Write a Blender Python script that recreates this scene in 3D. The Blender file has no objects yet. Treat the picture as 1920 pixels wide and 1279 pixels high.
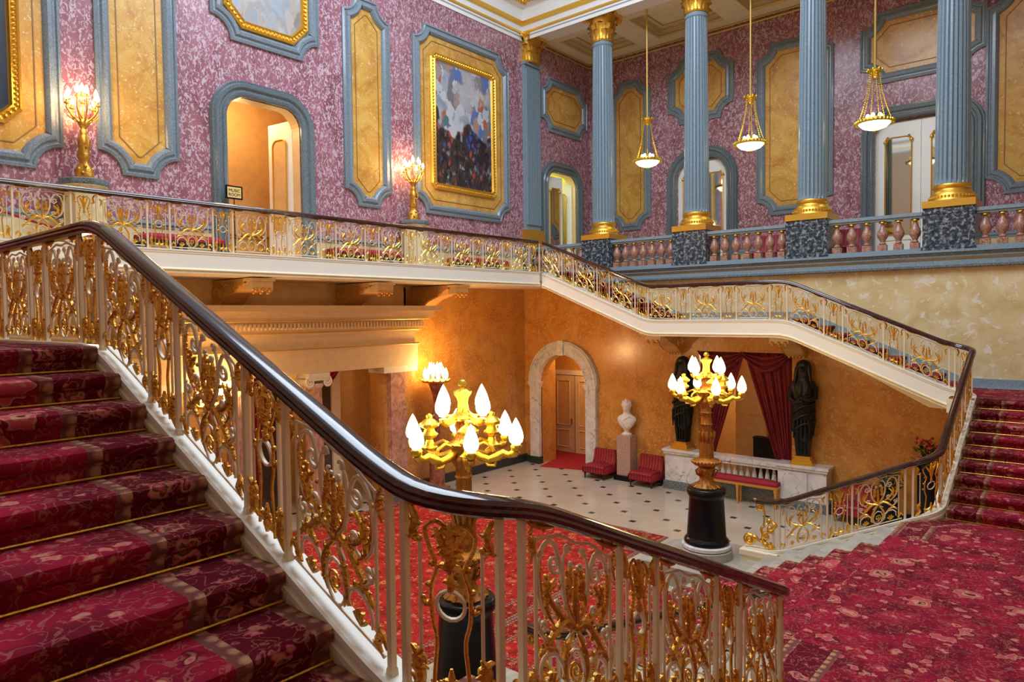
import bpy, math, random
import bmesh
from mathutils import Vector, Matrix, geometry
from math import sin, cos, pi, radians, sqrt, hypot
random.seed(7)
C = bpy.context.scene.collection
SC = bpy.context.scene

# ------------------------------------------------------------------ mesh builder
class MB:
    def __init__(s): s.v=[]; s.f=[]; s.uv={}
    def add(s, vs, fs):
        b=len(s.v); s.v+= [tuple(p) for p in vs]; s.f+= [tuple(i+b for i in f) for f in fs]; return b
    def box(s, x0,x1,y0,y1,z0,z1):
        s.add([(x0,y0,z0),(x1,y0,z0),(x1,y1,z0),(x0,y1,z0),(x0,y0,z1),(x1,y0,z1),(x1,y1,z1),(x0,y1,z1)],
              [(0,3,2,1),(4,5,6,7),(0,1,5,4),(1,2,6,5),(2,3,7,6),(3,0,4,7)])
    def loft(s, rings, closed=True, cap=True):
        n=len(rings[0]); b=len(s.v)
        for r in rings: s.v+=[tuple(p) for p in r]
        for i in range(len(rings)-1):
            for j in range(n if closed else n-1):
                k=(j+1)%n
                s.f.append((b+i*n+j,b+i*n+k,b+(i+1)*n+k,b+(i+1)*n+j))
        if cap and closed:
            s.f.append(tuple(b+j for j in reversed(range(n)))); e=b+(len(rings)-1)*n
            s.f.append(tuple(e+j for j in range(n)))
    def lathe(s, prof, c=(0,0,0), n=24, mod=None):
        # prof: (r,z); mod(theta,r,z)->r
        rings=[]
        for r,z in prof:
            rings.append([(c[0]+(mod(2*pi*j/n,r,z) if mod else r)*cos(2*pi*j/n), c[1]+(mod(2*pi*j/n,r,z) if mod else r)*sin(2*pi*j/n), c[2]+z) for j in range(n)])
        s.loft(rings)
    def tube(s, pts, rad, n=6, cap=True):
        pts=[Vector(p) for p in pts]
        if len(pts)<2: return
        if not hasattr(rad,'__len__'): rad=[rad]*len(pts)
        rings=[]; nrm=None
        for i,p in enumerate(pts):
            t=(pts[min(i+1,len(pts)-1)]-pts[max(i-1,0)])
            if t.length<1e-9: t=Vector((0,0,1))
            t.normalize()
            if nrm is None:
                a=Vector((0,0,1)) if abs(t.z)<.9 else Vector((1,0,0))
                nrm=t.cross(a).normalized()
            nrm=(nrm-t*nrm.dot(t))
            if nrm.length<1e-6: nrm=t.cross(Vector((.3,.5,.8)))
            nrm.normalize(); bn=t.cross(nrm)
            rings.append([p+(nrm*cos(2*pi*k/n)+bn*sin(2*pi*k/n))*rad[i] for k in range(n)])
        s.loft(rings,True,cap)
    def ball(s, c, r, sz=None, n=8, m=5):
        sz=sz or (1,1,1); rings=[]
        for i in range(m+1):
            a=-pi/2+pi*(i+.001)/(m+.002)
            rings.append([(c[0]+r*sz[0]*cos(a)*cos(2*pi*j/n),c[1]+r*sz[1]*cos(a)*sin(2*pi*j/n),c[2]+r*sz[2]*sin(a)) for j in range(n)])
        s.loft(rings)
    def prism(s, poly, fn, d0, d1):
        # poly: 2D outline; fn(a,b,d)->xyz ; tessellated caps
        n=len(poly); b=len(s.v)
        s.v+=[tuple(fn(a,c,d0)) for a,c in poly]+[tuple(fn(a,c,d1)) for a,c in poly]
        for t in geometry.tessellate_polygon([[Vector((a,c,0)) for a,c in poly]]):
            s.f.append((b+t[0],b+t[1],b+t[2])); s.f.append((b+n+t[2],b+n+t[1],b+n+t[0]))
        for j in range(n):
            k=(j+1)%n; s.f.append((b+j,b+n+j,b+n+k,b+k))
    def build(s, name, mat, parent=None, smooth=False, flat_normals=True):
        me=bpy.data.meshes.new(name); me.from_pydata(s.v,[],s.f); me.validate(); 
        bm=bmesh.new(); bm.from_mesh(me); bmesh.ops.recalc_face_normals(bm,faces=bm.faces); bm.to_mesh(me); bm.free()
        if smooth:
            for p in me.polygons: p.use_smooth=True
            try: me.set_sharp_from_angle(angle=radians(smooth if smooth is not True else 45))
            except Exception: pass
        me.materials.append(mat)
        o=bpy.data.objects.new(name,me); C.objects.link(o)
        if parent:
            o.parent=parent
            o.matrix_parent_inverse=Matrix.Translation(-parent.location)
        return o
def thing(name,label,cat,loc=(0,0,0),group=None,rz=0):
    o=bpy.data.objects.new(name,None); C.objects.link(o); o.location=loc; o.rotation_euler=(0,0,rz)
    o.empty_display_size=.1
    return tag(o,label,cat,group)
def tag(o,label,cat,group=None):
    o['label']=label; o['category']=cat
    if group: o['group']=group
    return o
def struct(o): o['kind']='structure'; return o
def copy_tree(o,parent=None):
    c=o.copy(); C.objects.link(c)
    if parent: c.parent=parent
    for ch in list(o.children): copy_tree(ch,c)
    return c

# ------------------------------------------------------------------ materials
def nodes(name):
    m=bpy.data.materials.new(name); m.use_nodes=True; nt=m.node_tree
    return m,nt,nt.nodes['Principled BSDF']
def N(nt,t,**k):
    n=nt.nodes.new(t)
    for a,b in k.items(): setattr(n,a,b)
    return n
def L(nt,a,b): nt.links.new(a,b)
def rgba(c): return (c[0],c[1],c[2],1)
def ramp(nt,fac,stops,interp='LINEAR'):
    r=N(nt,'ShaderNodeValToRGB'); r.color_ramp.interpolation=interp
    e=r.color_ramp.elements
    e[0].position=stops[0][0]; e[0].color=rgba(stops[0][1]); e[1].position=stops[-1][0]; e[1].color=rgba(stops[-1][1])
    for p,c in stops[1:-1]:
        x=e.new(p); x.color=rgba(c)
    L(nt,fac,r.inputs['Fac']); return r.outputs['Color']
def mixc(nt,fac,a,b):
    m=N(nt,'ShaderNodeMix',data_type='RGBA')
    for s,v in ((m.inputs[0],fac),(m.inputs[6],a),(m.inputs[7],b)):
        if hasattr(v,'links'): L(nt,v,s)
        else: s.default_value= v if not isinstance(v,tuple) else rgba(v)
    return m.outputs[2]
def math_(nt,op,a,b=None,c=None):
    m=N(nt,'ShaderNodeMath',operation=op)
    for i,v in enumerate((a,b,c)):
        if v is None: continue
        if hasattr(v,'links'): L(nt,v,m.inputs[i])
        else: m.inputs[i].default_value=v
    return m.outputs[0]
def noise(nt,vec,scale,detail=4,rough=.5,dist=0):
    n=N(nt,'ShaderNodeTexNoise'); n.inputs['Scale'].default_value=scale; n.inputs['Detail'].default_value=detail
    n.inputs['Roughness'].default_value=rough; n.inputs['Distortion'].default_value=dist
    if vec is not None: L(nt,vec,n.inputs['Vector'])
    return n.outputs['Fac']
def obj_vec(nt,scale=(1,1,1),rot=(0,0,0)):
    t=N(nt,'ShaderNodeTexCoord'); m=N(nt,'ShaderNodeMapping'); m.inputs['Scale'].default_value=scale; m.inputs['Rotation'].default_value=rot
    L(nt,t.outputs['Object'],m.inputs['Vector']); return m.outputs['Vector']
def plain(name,col,rough=.5,metal=0,spec=.5,emit=None,es=0,bump=0,bs=20,coat=0,var=0):
    m,nt,b=nodes(name)
    b.inputs['Base Color'].default_value=rgba(col); b.inputs['Roughness'].default_value=rough; b.inputs['Metallic'].default_value=metal
    b.inputs['Specular IOR Level'].default_value=spec
    if coat: b.inputs['Coat Weight'].default_value=coat; b.inputs['Coat Roughness'].default_value=.08
    if emit: b.inputs['Emission Color'].default_value=rgba(emit); b.inputs['Emission Strength'].default_value=es
    v=obj_vec(nt)
    if var:
        c=ramp(nt,noise(nt,v,bs*.3,3),[(.3,tuple(x*(1-var) for x in col)),(.7,tuple(min(1,x*(1+var)) for x in col))])
        L(nt,c,b.inputs['Base Color'])
    if bump:
        bn=N(nt,'ShaderNodeBump'); bn.inputs['Strength'].default_value=bump; bn.inputs['Distance'].default_value=.02
        L(nt,noise(nt,v,bs,3),bn.inputs['Height']); L(nt,bn.outputs['Normal'],b.inputs['Normal'])
    return m
def marble(name,stops,scale,rough=.25,veins=None,vscale=1.5,vw=.02,stretch=(1,1,1),rot=(0,0,0),dist=1.5,detail=6,nr=.6,fine=None):
    m,nt,b=nodes(name); v=obj_vec(nt,stretch,rot)
    c=ramp(nt,noise(nt,v,scale,detail,nr,dist),stops)
    if fine:
        f=ramp(nt,noise(nt,v,fine[0],3,.6,fine[3] if len(fine)>3 else .5),[(fine[1],(0,0,0)),(fine[1]+.06,(1,1,1))])
        c=mixc(nt,f,c,fine[2])
    if veins:
        n=noise(nt,v,vscale,3,.45,.3)
        a=math_(nt,'ABSOLUTE',math_(nt,'SUBTRACT',n,.5))
        f=ramp(nt,a,[(0,(1,1,1)),(vw,(0,0,0))])
        c=mixc(nt,f,c,veins)
    L(nt,c,b.inputs['Base Color']); b.inputs['Roughness'].default_value=rough
    return m
M={}
M['purple']=marble('purple_scagliola',[(.30,(.19,.06,.085)),(.5,(.30,.11,.145)),(.72,(.38,.165,.205))],1.6,.25,fine=(16,.51,(.54,.40,.46),1.3),stretch=(1,1,.62),rot=(.5,.4,.3))
M['sienna']=marble('sienna_marble',[(.28,(.40,.17,.03)),(.45,(.58,.30,.05)),(.6,(.66,.39,.085)),(.78,(.70,.48,.16))],1.3,.28,veins=(.42,.20,.05),vscale=2.2,vw=.005,fine=(16,.6,(.74,.56,.30),1))
M['palesienna']=marble('pale_sienna_marble',[(.3,(.58,.44,.19)),(.5,(.68,.55,.29)),(.7,(.75,.66,.44))],2.5,.3,dist=.6,fine=(5,.58,(.76,.72,.58),.6))
M['orange']=marble('orange_scagliola',[(.28,(.44,.17,.035)),(.5,(.58,.26,.055)),(.74,(.68,.37,.10))],2.2,.22,dist=.5,fine=(20,.54,(.66,.37,.11),.6))
M['granite']=marble('blue_grey_granite',[(.3,(.17,.25,.30)),(.5,(.22,.31,.37)),(.7,(.29,.38,.44))],45,.25,dist=0,detail=3)
M['granite_dark']=marble('dark_granite',[(.35,(.06,.085,.10)),(.5,(.13,.17,.19)),(.65,(.22,.26,.27))],40,.25,dist=0,detail=3)
M['green']=marble('green_black_granite',[(.40,(.012,.022,.032)),(.52,(.06,.085,.11)),(.62,(.30,.34,.38))],14,.22,dist=.5,detail=4)
M['white_marble']=marble('white_marble',[(.3,(.55,.56,.58)),(.6,(.74,.74,.74))],2,.25,veins=(.30,.30,.33),vscale=2.6,vw=.012)
M['stone']=marble('grey_stone',[(.3,(.26,.25,.21)),(.7,(.45,.43,.36))],1.2,.45,dist=2.5)
M['redgranite']=marble('red_granite',[(.35,(.22,.09,.06)),(.5,(.38,.18,.12)),(.65,(.52,.30,.22))],45,.3,dist=0,detail=2)
M['redmarble']=marble('red_marble',[(.35,(.17,.05,.03)),(.5,(.33,.12,.075)),(.7,(.48,.22,.15))],5,.18)
M['blackm']=plain('black_marble',(.003,.004,.007),.28,spec=.3)
M['bronze']=plain('black_bronze',(.0045,.006,.0055),.38,spec=.4)
M['cream']=plain('cream_paint',(.78,.70,.52),.45,var=.05)
M['white']=plain('white_paint',(.88,.91,.90),.45)
M['iron']=plain('white_ironwork_lamplit',(.72,.58,.40),.38)  # white iron; the lamps' warm tan is mixed into this colour
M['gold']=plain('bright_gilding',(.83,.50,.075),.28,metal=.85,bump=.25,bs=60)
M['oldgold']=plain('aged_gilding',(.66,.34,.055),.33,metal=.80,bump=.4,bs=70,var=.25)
M['brassg']=plain('lamp_gilding',(.72,.50,.06),.30,metal=.9,bump=.3,bs=60)
M['goldp']=plain('gold_paint_line',(.62,.40,.08),.4,metal=.3)
M['mahog']=marble('polished_mahogany',[(.3,(.012,.003,.002)),(.55,(.045,.010,.005)),(.8,(.10,.026,.012))],9,.14,stretch=(1,1,4),detail=3)
M['mahog'].node_tree.nodes['Principled BSDF'].inputs['Coat Weight'].default_value=.25
M['redfab']=plain('red_velvet',(.30,.008,.018),.75,bump=.2,bs=90,var=.2)
M['drape']=plain('red_drapery',(.20,.012,.018),.7,var=.2)
M['darkwood']=plain('dark_wood',(.02,.012,.008),.35)
M['gildwood']=plain('gilded_wood',(.60,.28,.06),.35,metal=.3)
M['glass']=plain('glowing_glass',(.9,.8,.5),.4,emit=(1,.80,.42),es=11)
M['flame']=plain('candle_flame',(1,.8,.5),.4,emit=(1,.62,.26),es=32)
M['bowl']=plain('glowing_bowl',(.9,.8,.6),.4,emit=(1,.84,.45),es=5)
M['mirror']=plain('mirror_glass',(.55,.58,.58),.04,metal=1)
M['black']=plain('black_cloth',(.004,.004,.006),.8)
M['leaf']=plain('green_leaves',(.02,.07,.015),.5,var=.3)
M['petal']=plain('red_petals',(.55,.03,.03),.5)
M['roomwall']=plain('warm_room_wall',(.72,.47,.20),.6,var=.08)
M['plate']=plain('sign_plate',(.80,.58,.22),.4)
M['greenwall']=plain('lime_wall',(.74,.76,.05),.5)
# striped upholstery
m,nt,b=nodes('striped_red_fabric'); v=obj_vec(nt); s_=N(nt,'ShaderNodeSeparateXYZ'); L(nt,v,s_.inputs[0])
w=math_(nt,'SINE',math_(nt,'MULTIPLY',s_.outputs[0],74)); c=ramp(nt,math_(nt,'MULTIPLY_ADD',w,.5,.5),[(.35,(.16,.004,.012)),(.6,(.36,.014,.028))])
L(nt,c,b.inputs['Base Color']); b.inputs['Roughness'].default_value=.6; M['stripe']=m
# tile floor with dark inset diamonds at tile corners
m,nt,b=nodes('pale_stone_tiles'); v=obj_vec(nt); s_=N(nt,'ShaderNodeSeparateXYZ'); L(nt,v,s_.inputs[0])
T=.7630
uu=math_(nt,'MULTIPLY',math_(nt,'ADD',s_.outputs[0],s_.outputs[1]),.70711); vv=math_(nt,'MULTIPLY',math_(nt,'SUBTRACT',s_.outputs[0],s_.outputs[1]),.70711)
def lat(o,o0): return math_(nt,'MULTIPLY',math_(nt,'ABSOLUTE',math_(nt,'SUBTRACT',math_(nt,'FRACT',math_(nt,'ADD',math_(nt,'DIVIDE',math_(nt,'SUBTRACT',o,o0),T),50.5)),.5)),T)
ax,ay=lat(uu,(-8.175+7.069)*.70711),lat(vv,(-8.175-7.069)*.70711)
dot=math_(nt,'LESS_THAN',math_(nt,'ADD',ax,ay),.098)
base=ramp(nt,noise(nt,v,.9,3,.5,.2),[(.3,(.42,.36,.27)),(.7,(.52,.46,.36))])
jx=math_(nt,'LESS_THAN',math_(nt,'MINIMUM',ax,ay),.004)
c=mixc(nt,math_(nt,'MULTIPLY',jx,.22),base,(.25,.22,.18)); c=mixc(nt,dot,c,(.02,.018,.016))
L(nt,c,b.inputs['Base Color']); b.inputs['Roughness'].default_value=.16; M['tile']=m
# patterned carpet; uv.x = metres from nearest edge, uv.y = metres along
def carpet(name,base,k=1.0):
    m,nt,b=nodes(name); uvn=N(nt,'ShaderNodeUVMap'); uv=uvn.outputs[0]
    sx=N(nt,'ShaderNodeSeparateXYZ'); L(nt,uv,sx.inputs[0])
    def vor(sc,rnd=1.0,dist=.22,ns=3.2):
        n=N(nt,'ShaderNodeTexVoronoi'); n.inputs['Scale'].default_value=sc; n.inputs['Randomness'].default_value=rnd
        d=N(nt,'ShaderNodeVectorMath',operation='ADD'); c0=N(nt,'ShaderNodeVectorMath',operation='SUBTRACT'); c0.inputs[1].default_value=(.5,.5,.5)
        nn=N(nt,'ShaderNodeTexNoise'); nn.inputs['Scale'].default_value=sc*ns; nn.inputs['Detail'].default_value=1; L(nt,uv,nn.inputs['Vector'])
        sc2=N(nt,'ShaderNodeVectorMath',operation='SCALE'); sc2.inputs['Scale'].default_value=dist/sc*2; L(nt,nn.outputs['Color'],c0.inputs[0]); L(nt,c0.outputs[0],sc2.inputs[0])
        L(nt,uv,d.inputs[0]); L(nt,sc2.outputs[0],d.inputs[1]); L(nt,d.outputs[0],n.inputs['Vector']); return n.outputs['Distance']
    dk,md,lt,pk=base
    v1=vor(2.3*k,.8,.20,4.5); v2=vor(6.5*k,.9,.25,3); v3=vor(15*k,1,.3,3)
    med=ramp(nt,v1,[(0,pk),(.06,lt),(.08,(.06,.025,.015)),(.11,dk),(.13,lt),(.18,lt),(.20,pk),(.26,pk),(.28,lt),(.30,dk),(.33,dk)])
    big=ramp(nt,v1,[(.31,(1,1,1)),(.33,(0,0,0))])
    mid=ramp(nt,v2,[(0,dk),(.08,pk),(.20,lt),(.26,pk),(.29,md)])
    midm=ramp(nt,v2,[(.26,(1,1,1)),(.30,(0,0,0))])
    v4=noise(nt,uv,9*k,2,.5,1.2); vine=ramp(nt,math_(nt,'ABSOLUTE',math_(nt,'SUBTRACT',v4,.5)),[(.012,(1,1,1)),(.028,(0,0,0))])
    tiny=ramp(nt,v3,[(.14,(1,1,1)),(.22,(0,0,0))])
    ground=ramp(nt,noise(nt,uv,3*k,3),[(.35,dk),(.6,md)])
    fld=mixc(nt,math_(nt,'MULTIPLY',vine,.30),ground,lt)
    fld=mixc(nt,math_(nt,'MULTIPLY',tiny,.5),fld,pk)
    fld=mixc(nt,midm,fld,mid); fld=mixc(nt,big,fld,med)
    bp=ramp(nt,vor(11*k,.2,.15),[(.0,(.42,.25,.13)),(.26,(.38,.18,.10)),(.44,(.16,.05,.04))])
    bd=ramp(nt,vor(4.6*k,.4,.28,4),[(.0,lt),(.08,pk),(.17,(.05,.025,.018)),(.22,lt),(.30,pk),(.33,dk),(.7,dk)])
    bd=mixc(nt,math_(nt,'MULTIPLY',vine,.4),bd,lt)
    x=sx.outputs[0]
    e1=math_(nt,'LESS_THAN',x,.085); e2=math_(nt,'LESS_THAN',x,.36); e3=math_(nt,'LESS_THAN',x,.43)
    c=mixc(nt,e3,fld,bp); c=mixc(nt,e2,c,bd); c=mixc(nt,e1,c,bp)
    L(nt,c,b.inputs['Base Color']); b.inputs['Roughness'].default_value=.95; b.inputs['Specular IOR Level'].default_value=.15
    bn=N(nt,'ShaderNodeBump'); bn.inputs['Strength'].default_value=.3; bn.inputs['Distance'].default_value=.01
    L(nt,noise(nt,uv,160,2),bn.inputs['Height']); L(nt,bn.outputs['Normal'],b.inputs['Normal'])
    return m
M['carpet']=carpet('crimson_floral_carpet',((.11,.002,.012),(.27,.006,.026),(.44,.20,.12),(.42,.060,.075)))
M['hallcarpet']=carpet('scarlet_floral_carpet',((.20,.006,.008),(.40,.014,.014),(.60,.20,.07),(.52,.06,.04)),1.5)
# generic stand-in paintings
def painting(name,top,bot,z0,z1,sc=2.6):
    # loose patches of cloud above and a crowd of figures below, no subject
    m,nt,b=nodes(name); v=obj_vec(nt); s2=N(nt,'ShaderNodeSeparateXYZ'); L(nt,v,s2.inputs[0])
    def patches(scale,pal,dist):
        mp=N(nt,'ShaderNodeMapping'); mp.inputs['Scale'].default_value=(1,1.25,.7); L(nt,v,mp.inputs[0])
        nn=N(nt,'ShaderNodeTexNoise'); nn.inputs['Scale'].default_value=scale*1.3; nn.inputs['Detail'].default_value=3; L(nt,mp.outputs[0],nn.inputs['Vector'])
        sc2=N(nt,'ShaderNodeVectorMath',operation='SCALE'); sc2.inputs['Scale'].default_value=dist; L(nt,nn.outputs['Color'],sc2.inputs[0])
        d=N(nt,'ShaderNodeVectorMath',operation='ADD'); L(nt,mp.outputs[0],d.inputs[0]); L(nt,sc2.outputs[0],d.inputs[1])
        n=N(nt,'ShaderNodeTexVoronoi'); n.inputs['Scale'].default_value=scale; n.feature='SMOOTH_F1'; n.inputs['Smoothness'].default_value=.18; L(nt,d.outputs[0],n.inputs['Vector'])
        sp=N(nt,'ShaderNodeSeparateColor'); L(nt,n.outputs['Color'],sp.inputs[0])
        return ramp(nt,sp.outputs[0],pal), n.outputs['Distance']
    g=N(nt,'ShaderNodeMapRange'); g.inputs[1].default_value=z0; g.inputs[2].default_value=z1; L(nt,s2.outputs[2],g.inputs[0])
    a=math_(nt,'ADD',g.outputs[0],math_(nt,'MULTIPLY',math_(nt,'SUBTRACT',noise(nt,v,1.6,2),.5),.9))
    t,_=patches(sc*1.5,top,.40); u,d=patches(sc*2.3,bot,.26)
    sky=ramp(nt,noise(nt,v,1.5,4,.55,.4),[(.3,(.20,.26,.36)),(.5,(.36,.38,.42)),(.7,(.52,.47,.42))])
    t=mixc(nt,ramp(nt,noise(nt,v,1.6,2),[(.42,(0,0,0)),(.48,(1,1,1))]),sky,t)
    u=mixc(nt,ramp(nt,d,[(.18,(0,0,0)),(.5,(.85,.85,.85))]),u,(.015,.012,.016))
    k=ramp(nt,a,[(.42,(0,0,0)),(.47,(1,1,1))])
    L(nt,mixc(nt,k,u,t),b.inputs['Base Color']); b.inputs['Roughness'].default_value=.4; return m
TOP=[(.2,(.50,.52,.55)),(.38,(.30,.34,.42)),(.48,(.22,.16,.12)),(.56,(.08,.17,.45)),(.64,(.10,.16,.09)),(.74,(.34,.30,.28)),(.85,(.40,.12,.06))]
BOT=[(.2,(.02,.02,.03)),(.32,(.38,.22,.13)),(.42,(.05,.04,.05)),(.52,(.42,.46,.52)),(.6,(.10,.05,.03)),(.68,(.04,.10,.36)),(.76,(.45,.09,.025)),(.86,(.05,.04,.05))]
M['paint1']=painting('canvas_cloudy_scene',TOP,BOT,6.3,9.8)
M['paint2']=painting('canvas_pale_clouds',[(.2,(.30,.30,.30)),(.4,(.42,.34,.24)),(.55,(.20,.18,.18)),(.7,(.45,.40,.36)),(.85,(.24,.30,.36))],[(.3,(.30,.28,.22)),(.5,(.35,.36,.36)),(.7,(.20,.22,.25))],5,8)
M['paint3']=plain('canvas_dark_night',(.010,.018,.032),.4,var=.8,bs=4)

# ------------------------------------------------------------------ key dimensions
XL,YR,YB=-11.9,8.45,12.08      # painted wall, colonnade plane, corridor back wall
ZG,ZM,ZQ,ZH,ZS,Z0=4.0,2.689,1.28,-.14,-1.38,-1.70
XN,W=0.066,6.578
YN=-9.0; XE=3.0
M['redplain']=plain('plain_scarlet_carpet',(.34,.010,.014),.85)
M['pinkgranite']=marble('pink_granite',[(.35,(.30,.17,.13)),(.5,(.46,.30,.24)),(.65,(.56,.42,.36))],45,.3,dist=0,detail=2)
M['bustmarble']=plain('bust_marble',(.80,.76,.72),.35)
M['darkmirror']=plain('dark_mirror',(.10,.075,.06),.08,metal=.5)
M['redmarble2']=marble('rose_marble',[(.35,(.36,.16,.10)),(.5,(.52,.28,.19)),(.7,(.66,.42,.30))],4,.15); M['sienna2']=M['orange']
M['lamplit_cream']=plain('cream_paint_lamplit',(.74,.56,.32),.45,var=.05)  # cream paint with the warm lamp tint put into the colour
M['skirt']=plain('dark_green_skirting',(.03,.037,.033),.25)
M['stemgold']=plain('brown_gilding',(.42,.19,.04),.36,metal=.75,bump=.4,bs=70,var=.25)
M['granite_frame']=marble('grey_blue_granite',[(.3,(.13,.175,.215)),(.5,(.19,.245,.29)),(.7,(.27,.33,.38))],45,.22,dist=0,detail=3)
M['granite_door']=marble('slate_granite',[(.3,(.085,.115,.135)),(.5,(.13,.17,.195)),(.7,(.20,.25,.28))],45,.22,dist=0,detail=3)
M['endwall']=plain('warm_end_wall',(.42,.27,.16),.5)
M['fascia']=plain('off_white_fascia',(.80,.79,.70),.45)
# ------------------------------------------------------------------ stair and gallery path (far side; near side is its mirror)
SP,PP=.7365,1.0953; RP=PP-SP
XB,XC,XG=-3.25,-6.536,-9.822
def arc(cx,cy,r,a0,a1,n=10): return [(cx+r*cos(radians(a0+(a1-a0)*i/n)),cy+r*sin(radians(a0+(a1-a0)*i/n))) for i in range(n+1)]
class Path:
    def __init__(s, pts, zk):
        # pts: plan polyline, zk: list of (arc length, z) knots
        P=[pts[0]]
        for a,b in zip(pts,pts[1:]):
            d=hypot(b[0]-a[0],b[1]-a[1]); n=max(1,int(d/.05))
            P+= [(a[0]+(b[0]-a[0])*i/n,a[1]+(b[1]-a[1])*i/n) for i in range(1,n+1)]
        s.P=P; s.S=[0]
        for a,b in zip(P,P[1:]): s.S.append(s.S[-1]+hypot(b[0]-a[0],b[1]-a[1]))
        s.zk=zk; s.len=s.S[-1]
    def zraw(s,a):
        k=s.zk
        if a<=k[0][0]: return k[0][1]
        for (a0,z0),(a1,z1) in zip(k,k[1:]):
            if a<=a1: return z0+(z1-z0)*(a-a0)/(a1-a0)
        return k[-1][1]
    def z(s,a,w=.22): return sum(s.zraw(a+w*i/6) for i in range(-6,7))/13
    def xy(s,a):
        a=min(max(a,0),s.len); import bisect
        i=min(max(bisect.bisect_right(s.S,a)-1,0),len(s.P)-2)
        t=(a-s.S[i])/max(1e-9,s.S[i+1]-s.S[i]); p,q=s.P[i],s.P[i+1]
        return (p[0]+(q[0]-p[0])*t,p[1]+(q[1]-p[1])*t)
    def nrm(s,a):
        p,q=s.xy(a-.04),s.xy(a+.04); d=(q[0]-p[0],q[1]-p[1]); l=hypot(*d) or 1
        return (-d[1]/l,d[0]/l)
    def find(s,x=None,y=None,lo=0):
        for i in range(len(s.P)-1):
            if s.S[i]<lo: continue
            p,q=s.P[i],s.P[i+1]
            if x is not None and (p[0]-x)*(q[0]-x)<=0 and p[0]!=q[0]: return s.S[i]+(x-p[0])/(q[0]-p[0])*(s.S[i+1]-s.S[i])
            if y is not None and (p[1]-y)*(q[1]-y)<=0 and p[1]!=q[1]: return s.S[i]+(y-p[1])/(q[1]-p[1])*(s.S[i+1]-s.S[i])
YC=3.02
far=[(-2.66,YC),(-.20,YC)]+arc(-.20,YC+.27,.266,-90,0)[1:]+[(XN,W-.3)]+arc(XN-.3,W-.3,.3,0,90)[1:]+[(XG+.12,W)]+arc(XG+.12,W-.12,.12,90,180,6)[1:]+[(XG,0)]
def make_path(sign):
    P=Path(far,[(0,0)])
    aA=P.find(x=-2.15); aB=P.find(x=-.20); aC=P.find(y=3.30,lo=aB); aD=P.find(y=6.217,lo=aC); aE=P.find(x=-.324,lo=aD)
    aF=P.find(x=XB,lo=aE); aG=P.find(x=XC,lo=aF); aH=P.find(x=XG+.06,lo=aG)
    P.zk=[(0,-1.07),(aA,-1.05),(aB,-.12),(aC,.056),(aD,1.31),(aE,1.435),(aF,2.706),(aG,2.706),(aH,4.009),(aH+30,4.009)]
    P.k=dict(A=aA,B=aB,C=aC,D=aD,E=aE,F=aF,G=aG,H=aH)
    P.P=[(x,y*sign) for x,y in P.P]; P.sign=sign
    return P
PF=make_path(1); PNR=make_path(-1)
gal=[(XG,W-.12),(XG,-(W-.12))]
PG=Path(gal,[(0,4.009)]); PG.sign=1
RH=.77   # underside of handrail above the string
def pmap(P,a0):
    def f(u,v,d=0):
        a=a0+u; x,y=P.xy(a); z=P.z(a)
        if d: nx,ny=P.nrm(a); x+=nx*d; y+=ny*d
        return (x,y,z+v*RH)
    return f
# --- curve vocabulary for the ironwork panels (u across 0..1, v up 0..1)
def spiral(cx,cy,r,a0,turns,dirn,asp,n=14,shrink=.15):
    out=[]
    for i in range(n+1):
        t=i/n; rr=r*(1-(1-shrink)*t); a=radians(a0)+dirn*2*pi*turns*t
        out.append((cx+rr*cos(a)/asp[0],cy+rr*sin(a)/asp[1]))
    return out
def bez(pts,n=10):
    # Catmull-Rom through points
    P=[pts[0]]+list(pts)+[pts[-1]]; out=[]
    for i in range(1,len(P)-2):
        p0,p1,p2,p3=P[i-1],P[i],P[i+1],P[i+2]
        for k in range(n):
            t=k/n; out.append(tuple(.5*((2*p1[j])+(-p0[j]+p2[j])*t+(2*p0[j]-5*p1[j]+4*p2[j]-p3[j])*t*t+(-p0[j]+3*p1[j]-3*p2[j]+p3[j])*t**3) for j in (0,1)))
    out.append(pts[-1]); return out
def mir(c): return [(1-u,v) for u,v in c]
def leafy(mb,f,w,pts,r,q,lobes=5,d=0):
    # a leafed stem: fat tapering tube with curling lobes both sides
    c=bez(pts,4 if q else 2); n=len(c)
    rad=[r*(.45+1.0*sin(pi*min(1,(i+.6)/(n*.95)))) for i in range(n)]
    mb.tube([f(u*w,v,d) for u,v in c],rad,6 if q else 4)
    if q:
        for i in range(1,lobes+1):
            j=int(i*(n-2)/(lobes+.5)); u,v=c[j]; du,dv=c[j+1][0]-u,c[j+1][1]-v; l=hypot(du*w,dv*RH) or 1
            tx,ty=du*w/l,dv*RH/l
            for sgn in (1,-1):
                px,py=-ty*sgn,tx*sgn
                a=[(u*w,v*RH)]; L1=r*3.0
                for k in (1,2,3):
                    a.append((u*w+px*L1*k/3*.9+tx*L1*(.45*k/3-.5*(k/3)**3),v*RH+py*L1*k/3*.9+ty*L1*(.45*k/3-.5*(k/3)**3)))
                mb.tube([f(x,y/RH,d) for x,y in a],[r*.9,r*1.0,r*.75,r*.25],5)
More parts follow.
